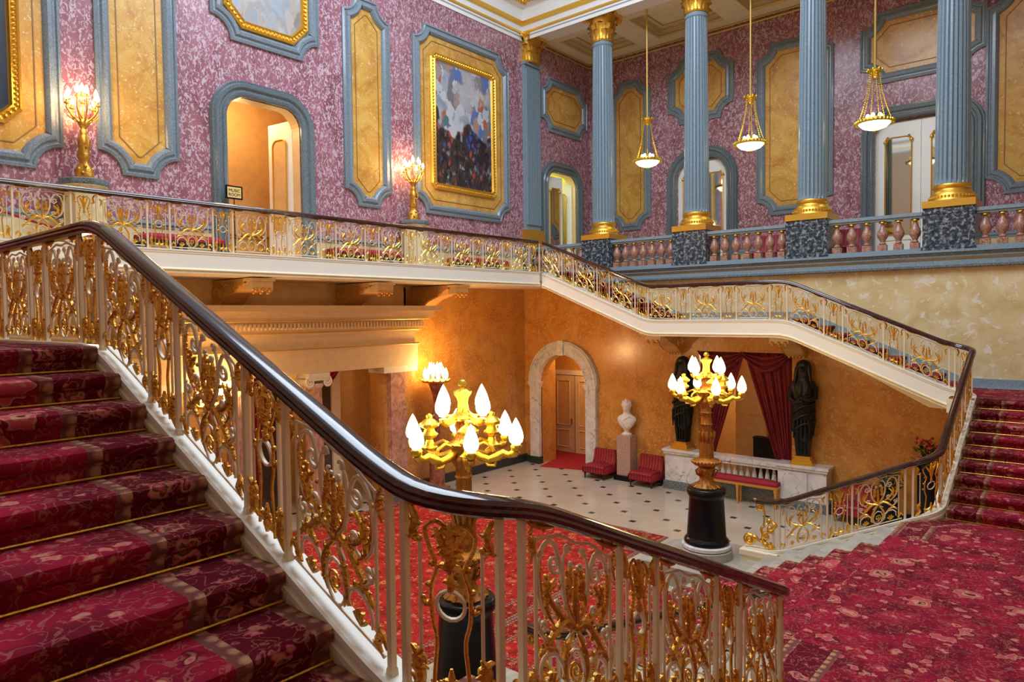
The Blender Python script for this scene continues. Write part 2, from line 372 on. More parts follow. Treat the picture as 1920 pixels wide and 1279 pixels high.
def scroll_panel(P,a0,w,q,par,matw,matg):
    f=pmap(P,a0); asp=(w,RH); g=lambda c:[f(u*w,v) for u,v in c]
    W1=MB(); G=MB(); n=6 if q else 4; R=.0085 if q else .008
    nn=10 if q else 5
    for u in (.105,.895): W1.tube(g([(u,.07),(u,.90)]),R,n)
    W1.tube(g([(.04,.055),(.5,.055),(.96,.055)]),R*.9,n)
    W1.tube(g([(.105,.90),(.35,.95),(.5,.93),(.65,.95),(.895,.90)]),R*.8,n)
    left=[]
    left.append(spiral(.285,.78,.045,-20,1.35,-1,asp,16 if q else 7)[::-1]+bez([(.34,.80),(.27,.90),(.17,.86),(.125,.70),(.15,.55),(.24,.475),(.33,.50)],4 if q else 2)[1:])
    left.append(spiral(.30,.545,.030,-60,1.1,1,asp,12 if q else 5))
    left.append(bez([(.44,.90),(.375,.83),(.365,.68),(.41,.54),(.50,.44),(.60,.36)],4 if q else 2))
    left.append(spiral(.17,.43,.035,120,1.2,1,asp,12 if q else 5))
    left.append(spiral(.42,.88,.022,0,1.0,1,asp,8 if q else 4))
    left.append(spiral(.455,.80,.018,0,.9,-1,asp,8 if q else 4))
    left.append(bez([(.13,.40),(.25,.31),(.36,.22),(.38,.12)],4 if q else 2))
    left.append([(.26+.115*cos(t)/1,.17+.115*sin(t)*w/RH) for t in [radians(200-220*i/nn) for i in range(nn+1)]])
    for c in left:
        W1.tube(g(c),[R*(.6+.7*sin(pi*(i+1)/(len(c)+1))) for i in range(len(c))],n); W1.tube(g(mir(c)),[R*(.6+.7*sin(pi*(i+1)/(len(c)+1))) for i in range(len(c))],n)
    W1.tube(g([(.5+.095*cos(t),.185+.125*sin(t)) for t in [2*pi*i/(14 if q else 8) for i in range(15 if q else 9)]]),R*.9,n)
    for s_ in (0,1):
        m_=mir if s_ else (lambda c:c)
        leafy(G,f,w,m_([(.52,.42),(.40,.47),(.27,.38),(.14,.25)]),R*1.6,q,4)
        leafy(G,f,w,m_([(.45,.44),(.30,.52),(.20,.62),(.24,.72)]),R*1.3,q,3)
        leafy(G,f,w,m_([(.50,.45),(.40,.58),(.45,.70),(.40,.76)]),R*1.2,q,3)
        leafy(G,f,w,m_([(.48,.40),(.40,.30),(.38,.18),(.42,.09)]),R*1.3,q,3)
        leafy(G,f,w,m_([(.03,.90),(.08,.86),(.05,.76)]),R*1.3,q,2)
        leafy(G,f,w,m_([(.15,.84),(.135,.70),(.17,.54)]),R*1.0,q,4)
        leafy(G,f,w,m_([(.30,.70),(.24,.64),(.20,.52),(.28,.44)]),R*1.2,q,3)
        leafy(G,f,w,m_([(.44,.60),(.42,.70),(.46,.80)]),R*1.1,q,2)
        leafy(G,f,w,m_([(.13,.26),(.19,.31),(.28,.30),(.34,.24)]),R*1.1,q,3)
        leafy(G,f,w,m_([(.02,.985),(.14,.97),(.28,.985)]),R*1.2,q,2)
        leafy(G,f,w,m_([(.02,.10),(.06,.16),(.11,.10),(.05,.04)]),R*1.4,q,2)
        # shell flower in the lower arch
        for t in (150,110,70,30):
            e=(.26+.065*cos(radians(t)),.10+.075*sin(radians(t)))
            G.tube(g(m_([(.26,.085),((.26+e[0])/2,(.085+e[1])/2),e])),[R*.5,R*1.1,R*1.3],5 if q else 4)
        G.tube(g(m_(spiral(.43,.62,.028,200,1.2,-1,asp,10 if q else 5))),R*.85,n)
        G.tube(g(m_(spiral(.155,.61,.024,90,1.1,1,asp,10 if q else 5))),R*.7,n)
        if q:
            for (u,v) in ((.20,.70),(.23,.58),(.33,.66),(.33,.42),(.20,.33),(.44,.52),(.42,.28),(.06,.93)):
                c=m_([(u,v)])[0]; G.ball(f(c[0]*w,c[1]),R*1.5,n=6,m=4)
    G.tube(g(spiral(.5,.185,.05,-90,1.6,1,asp,18 if q else 8)),R*.9,n)
    leafy(G,f,w,[(.5,.44),(.5,.56),(.5,.74)],R*1.5,q,3)
    if q: G.ball(f(.5*w,.44),R*2.6); G.ball(f(.5*w,.76),R*1.8)
    o=W1.build('scroll_panel',matw,par,smooth=True); G.build('gilt_ornament',matg,o,smooth=True); return o
def ring_panel(P,a0,w,q,par,matw,matg):
    f=pmap(P,a0); asp=(w,RH); g=lambda c:[f(u*w,v) for u,v in c]
    W1=MB(); G=MB(); n=6 if q else 4; R=.0085 if q else .008
    for u in (.17,.83): W1.tube(g([(u,.20),(u,.82)]),R*.9,n)
    m=16 if q else 8
    for o_ in (-1,1): W1.tube([f((.5*w+.055*cos(2*pi*i/m)),.52+.055*sin(2*pi*i/m)/RH,.004*o_) for i in range(m+1)],R*.9,n)
    for s_ in (0,1):
        m_=mir if s_ else (lambda c:c)
        W1.tube(g(m_(spiral(.36,.075,.03,0,1.0,1,asp,8 if q else 4))),R*.8,n)
        G.tube(g(m_(bez([(.30,.03),(.33,.20),(.35,.34),(.30,.45),(.30,.60),(.36,.70),(.27,.80),(.24,.88),(.36,.93),(.48,.90)],3 if q else 1))),R*1.05,n)
        leafy(G,f,w,m_([(.04,.02),(.16,.10),(.12,.20),(.19,.26)]),R*1.9,q,3)
        leafy(G,f,w,m_([(.04,.97),(.12,.90),(.08,.82),(.17,.80)]),R*1.4,q,2)
        leafy(G,f,w,m_([(.5,.12),(.40,.09),(.28,.12)]),R*1.4,q,2)
        leafy(G,f,w,m_([(.5,.74),(.40,.84),(.34,.90)]),R*1.3,q,2)
        for uv in ((.17,.815),(.17,.205),(.27,.60),(.25,.50),(.31,.71)):
            c=m_([uv])[0]; G.ball(f(c[0]*w,c[1]),R*1.7,n=6,m=4)
        if q: G.tube(g(m_(spiral(.22,.52,.022,0,1.0,-1,asp,8))),R*.8,n)
    leafy(G,f,w,[(.5,.68),(.5,.80),(.5,.94)],R*2.2,q,4); leafy(G,f,w,[(.5,.02),(.5,.10),(.5,.20)],R*1.6,q,2)
    leafy(G,f,w,[(.5,.58),(.5,.63),(.5,.69)],R*1.4,q,1)
    o=W1.build('ring_panel',matw,par,smooth=True); G.build('gilt_ornament',matg,o,smooth=True); return o
def sweep(mb,P,a0,a1,prof,zoff=0,step=.06,z=None,closed=True):
    n=max(2,int((a1-a0)/step)); rings=[]
    for i in range(n+1):
        a=a0+(a1-a0)*i/n; x,y=P.xy(a); nx,ny=P.nrm(a); zz=P.z(a) if z is None else z
        rings.append([(x+nx*o*P.sign,y+ny*o*P.sign,zz+zoff+h) for o,h in prof])
    mb.loft(rings,closed,True)
RAIL=[(-.052,.005),(-.058,.022),(-.052,.034),(-.056,.048),(-.045,.066),(-.022,.078),(.022,.078),(.045,.066),(.056,.048),(.052,.034),(.058,.022),(.052,.005),(.030,-.008),(-.030,-.008)]
def posts_panels(P,par,a0,seq,q,matw,matg,first=True):
    a=a0
    if first: post(P,a,par,matw)
    for k,wd in seq:
        if k=='s': scroll_panel(P,a+.012,wd-.024,q(a),par,matw,matg)
        elif k=='r': ring_panel(P,a+.012,wd-.024,q(a),par,matw,matg)
        a+=wd; post(P,a,par,matw)
    return a
def post(P,a,par,mat):
    x,y=P.xy(a); nx,ny=P.nrm(a); z=P.z(a); m=MB(); h=.0135
    tx,ty=-ny,nx
    def ring(zz,s): return [(x+nx*i*s+tx*j*s,y+ny*i*s+ty*j*s,zz) for i,j in ((-1,-1),(1,-1),(1,1),(-1,1))]
    m.loft([ring(z-.01,h),ring(z+RH+.01,h)])
    m.loft([ring(z-.005,h*1.35),ring(z+.02,h*1.25),ring(z+.03,h)])
    m.build('baluster_post',mat,par)
def newel_console(P,par,matg):
    # leafed scroll bracket and sea-beast volute at the foot of the handrail
    s=P.sign; y=YC*s; G=MB(); f=lambda u,v:(-2.25-u,y,-1.06+v)
    def t(pts,rad,n=8): G.tube([f(*p) for p in pts],rad,n)
    c=[(.40+.075*cos(radians(a)),.13+.075*sin(radians(a))) for a in range(-90,271,20)]
    t(c,.028); t([(.40+.035*cos(radians(a)),.13+.035*sin(radians(a))) for a in range(0,361,30)],.018)
    t(bez([(.34,.20),(.24,.13),(.14,.10),(.06,.07),(.02,.12)],4),[.03+.018*sin(i*.9) for i in range(17)])
    t(bez([(.10,.05),(.18,.18),(.10,.30),(.02,.34),(-.02,.44),(.06,.50),(.10,.44)],4),[.036+.014*sin(i*1.3) for i in range(25)])
    t(bez([(.16,.20),(.20,.34),(.15,.40)],4),.022)
    t(bez([(.16,.36),(.15,.52),(.14,.62),(.17,.70)],4),.014)
    t([(.22+.055*cos(radians(a)),.70+.05*sin(radians(a))) for a in range(0,361,24)],.020)
    G.ball(f(.22,.70),.03); G.ball(f(.03,.06),.06,(1.2,.7,.8)); G.ball(f(.06,.36),.05,(1,.8,1.2)); G.ball(f(.12,.22),.055,(1,.8,1.1))
    for a in range(0,360,40): G.ball(f(.40+.09*cos(radians(a)),.13+.09*sin(radians(a))),.016,n=6,m=4)
    G.build('scroll_console',matg,par,smooth=True)
def balustrade(P,name,label,q,a_end=None):
    s=P.sign; k=P.k
    t=thing(name,label,'balustrade',(XN,(W)*s,ZQ))
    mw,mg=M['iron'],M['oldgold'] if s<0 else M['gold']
    e=a_end or P.find(x=XG+.1,lo=k['G'])
    m=MB(); sweep(m,P,.14,e,[(o,h+RH) for o,h in RAIL]); 
    if True:
        x,y=P.xy(.14); z=P.z(.14)+RH+.03
        m.tube([(x,y,z),(x-.05,y,z+.005),(x-.08,y,z-.012)],[.045,.042,.02],10)
    m.build('handrail',M['mahog'],t,smooth=30)
    posts_panels(P,t,k['A'],[('s',SP),('r',RP),('s',SP*.97)],q,mw,mg)
    post(P,k['A']-.10,t,mw)
    b=k['A']+SP*1.97+RP; c=P.find(y=3.30*s,lo=k['B']-.2)
    posts_panels(P,t,b+.10,[('r',c-b-.10)],q,mw,mg)
    d=posts_panels(P,t,c,[('s',SP),('r',RP),('s',SP),('r',RP),('s',SP)],q,mw,mg,False)
    e2=P.find(y=6.35*s,lo=d-.1); post(P,e2,t,mw)
    e1=P.find(x=-.234,lo=e2)
    posts_panels(P,t,e2,[('r',e1-e2)],q,mw,mg,False)
    a=k['E']; post(P,a,t,mw)
    a=posts_panels(P,t,a,[('s',SP),('r',RP),('s',SP),('r',RP),('s',SP)],q,mw,mg,False)
    a=posts_panels(P,t,a,[('r',RP),('s',SP)]*3,q,mw,mg,False)
    w3=(k['H']+.06-a)/3-SP
    a=posts_panels(P,t,a,[('r',w3),('s',SP)]*3,q,mw,mg,False)
    newel_console(P,t,mg)
    return t
NQ=lambda a:True
LQ=lambda a:False
balustrade(PNR,'stair_balustrade','near stair balustrade of white ironwork and gilt scrolls with broad dark handrail, in the foreground',NQ)
balustrade(PF,'stair_balustrade','far stair balustrade of gilt scrollwork climbing the back wall to the gallery corner',LQ)
t=thing('gallery_balustrade','long level gallery balustrade of gilt scrollwork below the painted wall','balustrade',(XG,0,ZG))
m=MB(); sweep(m,PG,-.0,PG.len,[(o,h+RH) for o,h in RAIL]); m.build('handrail',M['mahog'],t,smooth=30)
w=PG.len/12
posts_panels(PG,t,0,[('r',w*RP/PP),('s',w*SP/PP)]*12,LQ,M['iron'],M['gold'],False)

# strings (fascias) under the balustrades
def string(P,a0,a1,label,z=None,loc=(0,0,0),name='stair_string'):
    t=thing(name,label,'stair string',loc)
    m=MB(); sweep(m,P,a0,a1,[(-o,h) for o,h in [(-.075,-.30),(.066,-.30),(.066,-.03),(.072,-.02),(.072,.015),(.058,.02),(.052,0),(-.085,0),(-.085,-.02),(-.075,-.03)]]); m.build('string_board',M['fascia'],t,smooth=30)
    m=MB(); sweep(m,P,a0,a1,[(-o,h) for o,h in [(-.10,-.38),(.06,-.38),(.06,-.30),(-.085,-.295),(-.10,-.315)]]); m.build('lower_moulding',M['cream'],t,smooth=30)
    m=MB(); sweep(m,P,a0,a1,[(-o,h) for o,h in [(-.09,-.327),(-.09,-.339),(-.112,-.339),(-.112,-.327)]]); sweep(m,P,a0,a1,[(-o,h) for o,h in [(-.079,-.054),(-.079,-.060),(-.07,-.060),(-.07,-.054)]]); m.build('gold_line',M['goldp'],t)
    m=MB(); sweep(m,P,a0,a1,[(-o,h) for o,h in [(.06,-.105),(.06,-.055),(.078,-.055),(.078,-.085)]]); m.build('inner_moulding',M['cream'],t)
string(PNR,.0,PNR.find(x=XG+.1,lo=PNR.k['G']),'cream string board under the near stair balustrade, bluish white along its top',loc=(XN,-W,ZQ))
string(PF,.0,PF.find(x=XG+.1,lo=PF.k['G']),'cream string board with gold line under the far stair balustrade',loc=(XN,W,ZQ))
string(PG,0,PG.len,'long cream fascia board under the gallery balustrade',loc=(XG,0,ZG),name='gallery_fascia')
# newel blocks at the foot of the central flight
for s,l in ((1,'cream newel block under the far balustrade foot, beside the right lamp'),(-1,'cream newel block under the near balustrade foot, beside the left lamp')):
    m=MB(); m.box(-2.73,-2.16,YC*s-.15,YC*s+.15,ZS,-1.16); m.box(-2.76,-2.15,YC*s-.17,YC*s+.17,-1.16,-1.075)
    tag(m.build('newel_block',M['cream']),l,'newel block')
# ------------------------------------------------------------------ stairs, landings, floors
def carpet_strip(name,pts,w0,w1,fn,label,rods=(),ext=.03,mat=None,group=None,loc=(0,0,0)):
    # pts: (s,z) along the flight; fn(s,z,w)->xyz
    me=bpy.data.meshes.new(name); V=[];F=[];UV=[]
    ws=[w0,(w0+w1)/2,w1]; us=[0,abs(w1-w0)/2,0]; acc=0
    for i,p in enumerate(pts):
        if i: acc+=hypot(p[0]-pts[i-1][0],p[1]-pts[i-1][1])
        for w,u in zip(ws,us): V.append(fn(p[0],p[1],w)); UV.append((u,acc))
    n=len(pts)
    for i in range(n-1):
        for j in (0,1): F.append((i*3+j,i*3+j+1,(i+1)*3+j+1,(i+1)*3+j))
    b=len(V)
    # thickness: underside sheet
    for p in pts:
        for w,u in zip(ws,us): V.append(fn(p[0]+.012,p[1]-.012,w)); UV.append((u,0))
    for i in range(n-1):
        for j in (0,1): F.append((b+i*3+j,b+(i+1)*3+j,b+(i+1)*3+j+1,b+i*3+j+1))
        for j in (0,2): F.append((i*3+j,(i+1)*3+j,b+(i+1)*3+j,b+i*3+j))
    for i in (0,n-1):
        for j in (0,1): F.append((i*3+j,i*3+j+1,b+i*3+j+1,b+i*3+j))
    me.from_pydata(V,[],F)
    ul=me.uv_layers.new(name='UVMap')
    for lp in me.loops: ul.data[lp.index].uv=UV[lp.vertex_index]
    for p in me.polygons: p.use_smooth=True
    try: me.set_sharp_from_angle(angle=radians(40))
    except Exception: pass
    me.materials.append(mat or M['carpet'])
    o=bpy.data.objects.new(name,me); C.objects.link(o)
    tag(o,label,'carpet',group)
    for (s_,z_) in rods:
        m=MB(); m.tube([fn(s_,z_,w0-.02*(1 if w1>w0 else -1)),fn(s_,z_,w1+.02*(1 if w1>w0 else -1))],.0075,8); m.build('carpet_rod',M['gold'],o,smooth=True)
    return o
def flight(s0,z0,n,t,h,fn,wa,wb,ca,cb,lab,clab,mat,skip0=0,soffit=.22,top=.25,lead=None):
    # stone steps: riser i at s0+i*t from z0+i*h
    prof=[(s0,z0-(0 if soffit is None else soffit))]
    for i in range(n): prof+=[(s0+i*t,z0+i*h),(s0+i*t,z0+(i+1)*h)]
    e=(s0+(n-1)*t+top, z0+n*h); prof+=[e]
    prof+= [(e[0],z0-.0)] if soffit is None else [(e[0],e[1]-soffit-.02)]
    if soffit is not None: prof+=[(s0+(n-1)*t+.02,e[1]-soffit-.06),(s0+.35,z0-soffit+.02)]
    m=MB(); m.prism(prof,lambda a,b,d: fn(a,b,d),wa,wb)
    o=m.build('stair_flight',mat); tag(o,lab,'stairs')
    c=.02; pts=[]; 
    if lead: pts.append((lead,z0+c))
    pts.append((s0-.012,z0+c))
    for i in range(skip0,n):
        x=s0+i*t; z=z0+i*h
        pts+=[(x-c+.004,z+c),(x-c,z+h*.55),(x-c-.028,z+h-.045),(x-c-.036,z+h-.02),(x-c-.028,z+h+.008),(x-c-.004,z+h+c)]
        if i<n-1: pts.append((x+t-c,z+h+c))
    pts.append((s0+(n-1)*t+top,z0+n*h+c))
    rods=[(s0+i*t-c-.012,z0+i*h+c+.010) for i in range(skip0,n)]
    carpet_strip('stair_carpet',pts,ca,cb,fn,clab,rods)
    return o
hC=.155
# central flight (stone, carpet in the middle)
flight(-.28-.333*9,Z0,10,.333,.156,lambda s,z,w:(s,w,z),-2.12,2.12,-1.87,1.87,
  'pale grey stone central flight rising from the hall to the half landing','red floral runner down the middle of the stone central flight',M['stone'],soffit=None,top=.29)
m=MB(); m.prism([(-.28-.333*(7-i)+(.333 if 0 else 0),z) for i,z in []] or [(-2.62,ZS)]+[p for i in range(8) for p in ((-.28-.333*(7-i),ZS+.155*i),(-.28-.333*(7-i),ZS+.155*(i+1)))]+[(.01,ZH),(.01,ZS)],lambda a,b,d:(a,d,b),2.12,2.87); tag(m.build('stone_steps',M['stone']),'pale grey stone step ends on the far side by the right candelabrum','stairs')
m=MB(); m.prism([(-2.62,ZS)]+[p for i in range(8) for p in ((-.28-.333*(7-i),ZS+.155*i),(-.28-.333*(7-i),ZS+.155*(i+1)))]+[(.01,ZH),(.01,ZS)],lambda a,b,d:(a,d,b),-2.87,-2.12); tag(m.build('stone_steps',M['stone']),'pale grey stone step ends on the near side by the left candelabrum','stairs')

def slab(name,label,x0,x1,y0,y1,z0,z1,mat,cat='landing'):
    m=MB(); m.box(x0,x1,y0,y1,z0,z1); return tag(m.build(name,mat),label,cat)
slab('half_landing','broad stone half landing under the red floral carpet',0.012,XE,-3.5,3.5,ZH-.25,ZH,M['stone'])
slab('half_landing_plinth','cream wall carrying the half landing, behind the central flight',0.012,.25,-3.5,3.5,Z0,ZH-.25,M['cream'],'plinth')
# N flights both sides
for s,l in ((1,'far side flight at the right edge'),(-1,'near side flight below the camera')):
    flight(3.199,ZH,9,.370,1.42/9,lambda a,z,w,s=s:(w,a*s,z),.145,XE-.02,.155,2.75,'painted steps of the '+l,'red floral carpet with brass rods on the '+l,M['cream'],top=.1,soffit=.22)
    m=MB(); m.prism([(3.30,Z0),(8.4,Z0),(8.4,1.05),(6.3,1.0),(5.9,.86),(3.6,-.14),(3.30,-.26)],lambda a,b,d,s=s:(d,a*s,b),.02,.13)
    struct(m.build('wall_under_stair',M['orange']))
    y0,y1=(6.17,YR) if s>0 else (YN,-6.17)
    slab('quarter_landing',('far' if s>0 else 'near')+' quarter landing slab at the top of the side steps',-.30,XE,y0,y1,ZQ-.25,ZQ,M['cream'])
    carpet_strip('landing_carpet',[(-.28,ZQ+.02),(2.8,ZQ+.02)],6.18 if s>0 else -6.18,(YR-.12) if s>0 else YN+.2,lambda a,z,w:(a,w,z),('far' if s>0 else 'near')+' quarter landing carpet, red, level')
# flights along the walls
for s in (1,-1):
    nm='far' if s>0 else 'near'
    wo=(6.635,YR-.01) if s>0 else (-6.635,YN+.02)
    cw=(6.655,YR-.2) if s>0 else (-6.655,-8.8)
    flight(3.170-8*.3584,2.529-8*.16,9,.3584,.16,lambda a,z,w:(-a,w,z),wo[0],wo[1],cw[0],cw[1],
      nm+' wall flight of steps from quarter landing to middle landing',
      ('red floral carpet with brown borders on the broad foreground steps at left' if s<0 else 'red carpet on the far flight seen through the gilt balusters above the curtains'),M['cream'],top=.3)
    slab('middle_landing',nm+' middle landing slab carried on the wall between two flights',-6.56,-3.18,min(wo),max(wo),ZM-.22,ZM,M['cream'])
    carpet_strip('landing_carpet',[(3.40,ZM+.02),(6.5,ZM+.02)],cw[0],cw[1],lambda a,z,w:(-a,w,z),nm+' middle landing carpet, red, seen edge on behind the balusters')
    flight(-XC,ZM,9,(XC-XG-.1)/9,(ZG-ZM)/9,lambda a,z,w:(-a,w,z),wo[0],wo[1],cw[0],cw[1],
      nm+' upper flight of steps reaching the gallery',nm+' upper flight carpet, red, rising to the gallery',M['cream'],top=.3)
# half landing carpet, its ends drawn in along the curving strings
def landing_carpet():
    V=[];F=[];UV=[]; X1=2.85; z=ZH+.022
    ys=[-3.2,-3.0,-2.85,-2.64]+[-2.64+.11*i for i in range(1,7)]+[-1.90,-1.86,-1.2,0,1.2,1.86,1.90]+[2.64-.11*i for i in range(6,0,-1)]+[2.64,2.85,3.0,3.2]
    def x0(y): y=abs(y); return -.31 if y<2.64 else -.31+.46*((y-2.64)/.56)**1.2
    xs=[0,.09,.12,.30,.36,.42,.48,.9,1.6,2.4,2.8]
    for y in ys:
        for q in xs:
            a=x0(y); x=min(a+q,X1) if q<2.8 else X1; V.append((x,y,z))
            e=min(q,X1-x) if q<2.8 else 0
            if abs(y)>1.88: u=min(e if e<.5 else 9, (3.20-abs(y)) if x<.15+.9 and False else 9)
            else: u=9
            UV.append((u if u<1 else q+5,y))
    n=len(xs)
    for i in range(len(ys)-1):
        for j in range(n-1): F.append((i*n+j,i*n+j+1,(i+1)*n+j+1,(i+1)*n+j))
    me=bpy.data.meshes.new('landing_carpet'); me.from_pydata(V,[],F)
    ul=me.uv_layers.new(name='UVMap')
    for p in me.polygons:
        u_=[UV[v] for v in p.vertices]; plain_=any(a[0]>1 for a in u_)
        for li,v in zip(p.loop_indices,p.vertices):
            x,y,_=V[v]; a,b=UV[v]; ul.data[li].uv=(x+5,y) if plain_ else (a,b)
    bm=bmesh.new(); bm.from_mesh(me)
    ex=bmesh.ops.extrude_face_region(bm,geom=list(bm.faces)); bmesh.ops.translate(bm,verts=[v for v in ex['geom'] if isinstance(v,bmesh.types.BMVert)],vec=(0,0,-.02))
    bmesh.ops.recalc_face_normals(bm,faces=bm.faces); bm.to_mesh(me); bm.free(); me.materials.append(M['carpet'])
    o=bpy.data.objects.new('landing_carpet',me); C.objects.link(o); tag(o,'wide crimson floral carpet covering the half landing at lower right','carpet')
def flat_carpet(name,x0,x1,y0,y1,z,label,mat):
    me=bpy.data.meshes.new(name); V=[];UV=[];F=[]
    xs=[x0,x0+.5,x1-.5,x1]; ys=[y0,y0+.5,y1-.5,y1]
    n=24
    def lin(a,b,e): return [a,a+e,*[a+e+(b-a-2*e)*i/8 for i in range(1,8)],b-e,b]
    xs=lin(x0,x1,.45); ys=lin(y0,y1,.45)
    bm=bmesh.new(); ul=bm.loops.layers.uv.new('UVMap')
    grid=[[bm.verts.new((x,y,z)) for y in ys] for x in xs]
    for i in range(len(xs)-1):
        for j in range(len(ys)-1):
            f=bm.faces.new((grid[i][j],grid[i+1][j],grid[i+1][j+1],grid[i][j+1]))
            cx=(xs[i]+xs[i+1])/2; cy=(ys[j]+ys[j+1])/2
            dx=min(cx-x0,x1-cx); dy=min(cy-y0,y1-cy)
            for lp in f.loops:
                x,y,_=lp.vert.co; ex=min(x-x0,x1-x); ey=min(y-y0,y1-y)
                if dx<.45 and dx<=dy: lp[ul].uv=(ex,y)
                elif dy<.45: lp[ul].uv=(ey,x)
                else: lp[ul].uv=(x-x0+5,y)
    ex=bmesh.ops.extrude_face_region(bm,geom=list(bm.faces)); bmesh.ops.translate(bm,verts=[v for v in ex['geom'] if isinstance(v,bmesh.types.BMVert)],vec=(0,0,-.015))
    bmesh.ops.recalc_face_normals(bm,faces=bm.faces); bm.to_mesh(me); bm.free(); me.materials.append(mat)
    o=bpy.data.objects.new(name,me); C.objects.link(o); return tag(o,label,'carpet')
landing_carpet()
flat_carpet('hall_carpet',-11.3,-4.86,-4.37,4.37,Z0+.018,'large scarlet floral hall carpet seen through the near balusters',M['hallcarpet'])
o=flat_carpet('runner_carpet',-4.858,-3.32,-1.87,1.87,Z0+.018,'short red runner between the two lamps at the foot of the stairs',M['hallcarpet'])
# ground floor
m=MB(); m.box(-13.8,XE,-9.5,12.0,Z0-.2,Z0); struct(m.build('floor',M['tile']))
for s,l in ((1,'right'),(-1,'left')):
    m=MB(); pl=[(-2.62,2.125),(-4.25,2.125)]+arc(-3.42,2.95,.97,180,90,10)+[(.01,3.92),(.01,2.875),(-2.62,2.875)]
    m.prism([(a,b*s) for a,b in pl],lambda a,b,d:(a,b,d),Z0,ZS); tag(m.build('stone_platform',M['stone']),'raised pale stone platform under the '+l+' candelabrum beside the stair foot','plinth')
# gallery and corridor floors
m=MB(); m.box(XL-.05,XG-.02,YN,YR+.1,ZG-.22,ZG); m.box(XL-.05,XE,YR+.02,YB,ZG-.22,ZG); m.box(XL-2.2,XL-.05,-2.2,1.6,ZG-.22,ZG-.01); m.box(XL-2.2,XL-.05,9.0,12,ZG-.22,ZG-.01); struct(m.build('floor_gallery',M['cream']))

# ------------------------------------------------------------------ walls
mL=lambda a,z,d:(XL+d,a,z)      # painted (left) wall, d towards the hall
mR=lambda a,z,d:(a,YR-d,z)      # wall under the colonnade
mB=lambda a,z,d:(a,YB-d,z)      # corridor back wall
def rrect(a0,a1,z0,z1,r,n=8):
    return [(a0,z0)]+[(a0,z1-r)]+[(a0+r-r*cos(pi/2*i/n),z1-r+r*sin(pi/2*i/n)) for i in range(1,n+1)]+[(a1-r+r*sin(pi/2*i/n),z1-r+r*cos(pi/2*i/n)) for i in range(1,n+1)]+[(a1,z0)]
def wall(name,a0,a1,z0,z1,opens,mp,mat,th=.3):
    # outline with doorway notches cut from the bottom
    o=[(a0,z0)]
    for q in sorted(opens,key=lambda q:q[0]): o+=rrect(q[0],q[1],z0,q[2],q[3])
    o+=[(a1,z0),(a1,z1),(a0,z1)]
    m=MB(); m.prism(o,mp,0,-th); return struct(m.build(name,mat))
D1=(-1.134,.594,7.452,.44); D2=(9.633,11.235,7.494,.42); D3=(-8.579,-6.925,7.663,.65); D4=(-2.858,-.751,7.831,.42)
wall('wall_left',-9.5,YB,ZG,12.6,[D1,D2],mL,M['purple'])
wall('wall_back',XL-.3,XE+.3,ZG,11.6,[D3,D4],mB,M['purple'])
m=MB(); m.prism([(XE,ZQ-.4),(-.3,ZQ-.3),(XB,ZM-.3),(XC,ZM-.3),(XG,ZG-.3),(XL,ZG-.3),(XL,ZG-.22),(XE,ZG-.22)],mR,0,-.2); struct(m.build('wall_stair',M['palesienna']))
# orange ground-floor wall with arch and window, top following the flights
AX0,AX1,ASP=-11.27,-9.57,.82; ar=(AX1-AX0)/2
o=[(XL-.0,Z0),(AX0,Z0),(AX0,ASP)]+[((AX0+AX1)/2-ar*cos(pi*i/16),ASP+ar*sin(pi*i/16)) for i in range(1,16)]+[(AX1,ASP),(AX1,Z0),(-6.12,Z0),(-6.12,1.88),(-3.76,1.88),(-3.76,Z0),(.02,Z0),(.02,1.05),(-.3,1.08),(XB,ZM-.3),(XC,ZM-.3),(XG,ZG-.3),(XL,ZG-.3)]
m=MB(); m.prism(o,mR,.03,-.25); struct(m.build('wall_right_ground',M['orange']))
wall('wall_left_ground',3.45,YR,Z0,ZG-.2,[],lambda a,z,d:(XL+d,a,z),M['orange'],.3)
wall('wall_near',XL-.3,XE,Z0-.2,12.6,[],lambda a,z,d:(a,YN+d,z),M['endwall'],.3)
wall('wall_end',YN,YB,-.2,12.6,[],lambda a,z,d:(XE-d,a,z),M['endwall'],.3)
# soffits: gallery underside
m=MB(); m.box(XL,XG-.05,YN,YR-.02,ZG-.36,ZG-.22); struct(m.build('ceiling_gallery_soffit',M['cream']))
# skirtings
m=MB(); m.prism([(XE,ZQ),(XE,ZQ+.19),(-.32,ZQ+.20),(-3.45,ZM+.18),(XC-.05,ZM+.18),(XG-.2,ZG+.17),(XG-.2,ZG-.1),(XC,ZM-.2),(XB,ZM-.2),(-.2,ZQ-.1)],mR,.0,.035); struct(m.build('baseboard_stair',M['granite']))
m=MB()
for a,b in ((XL,AX0-.42),(AX1+.42,-6.75),(-2.8,.0)): m.box(a,b,YR-.08,YR-.031,Z0,Z0+.20)
m.box(XL,XL+.07,3.5,YR-.04,Z0,Z0+.24); struct(m.build('baseboard_hall',M['skirt']))
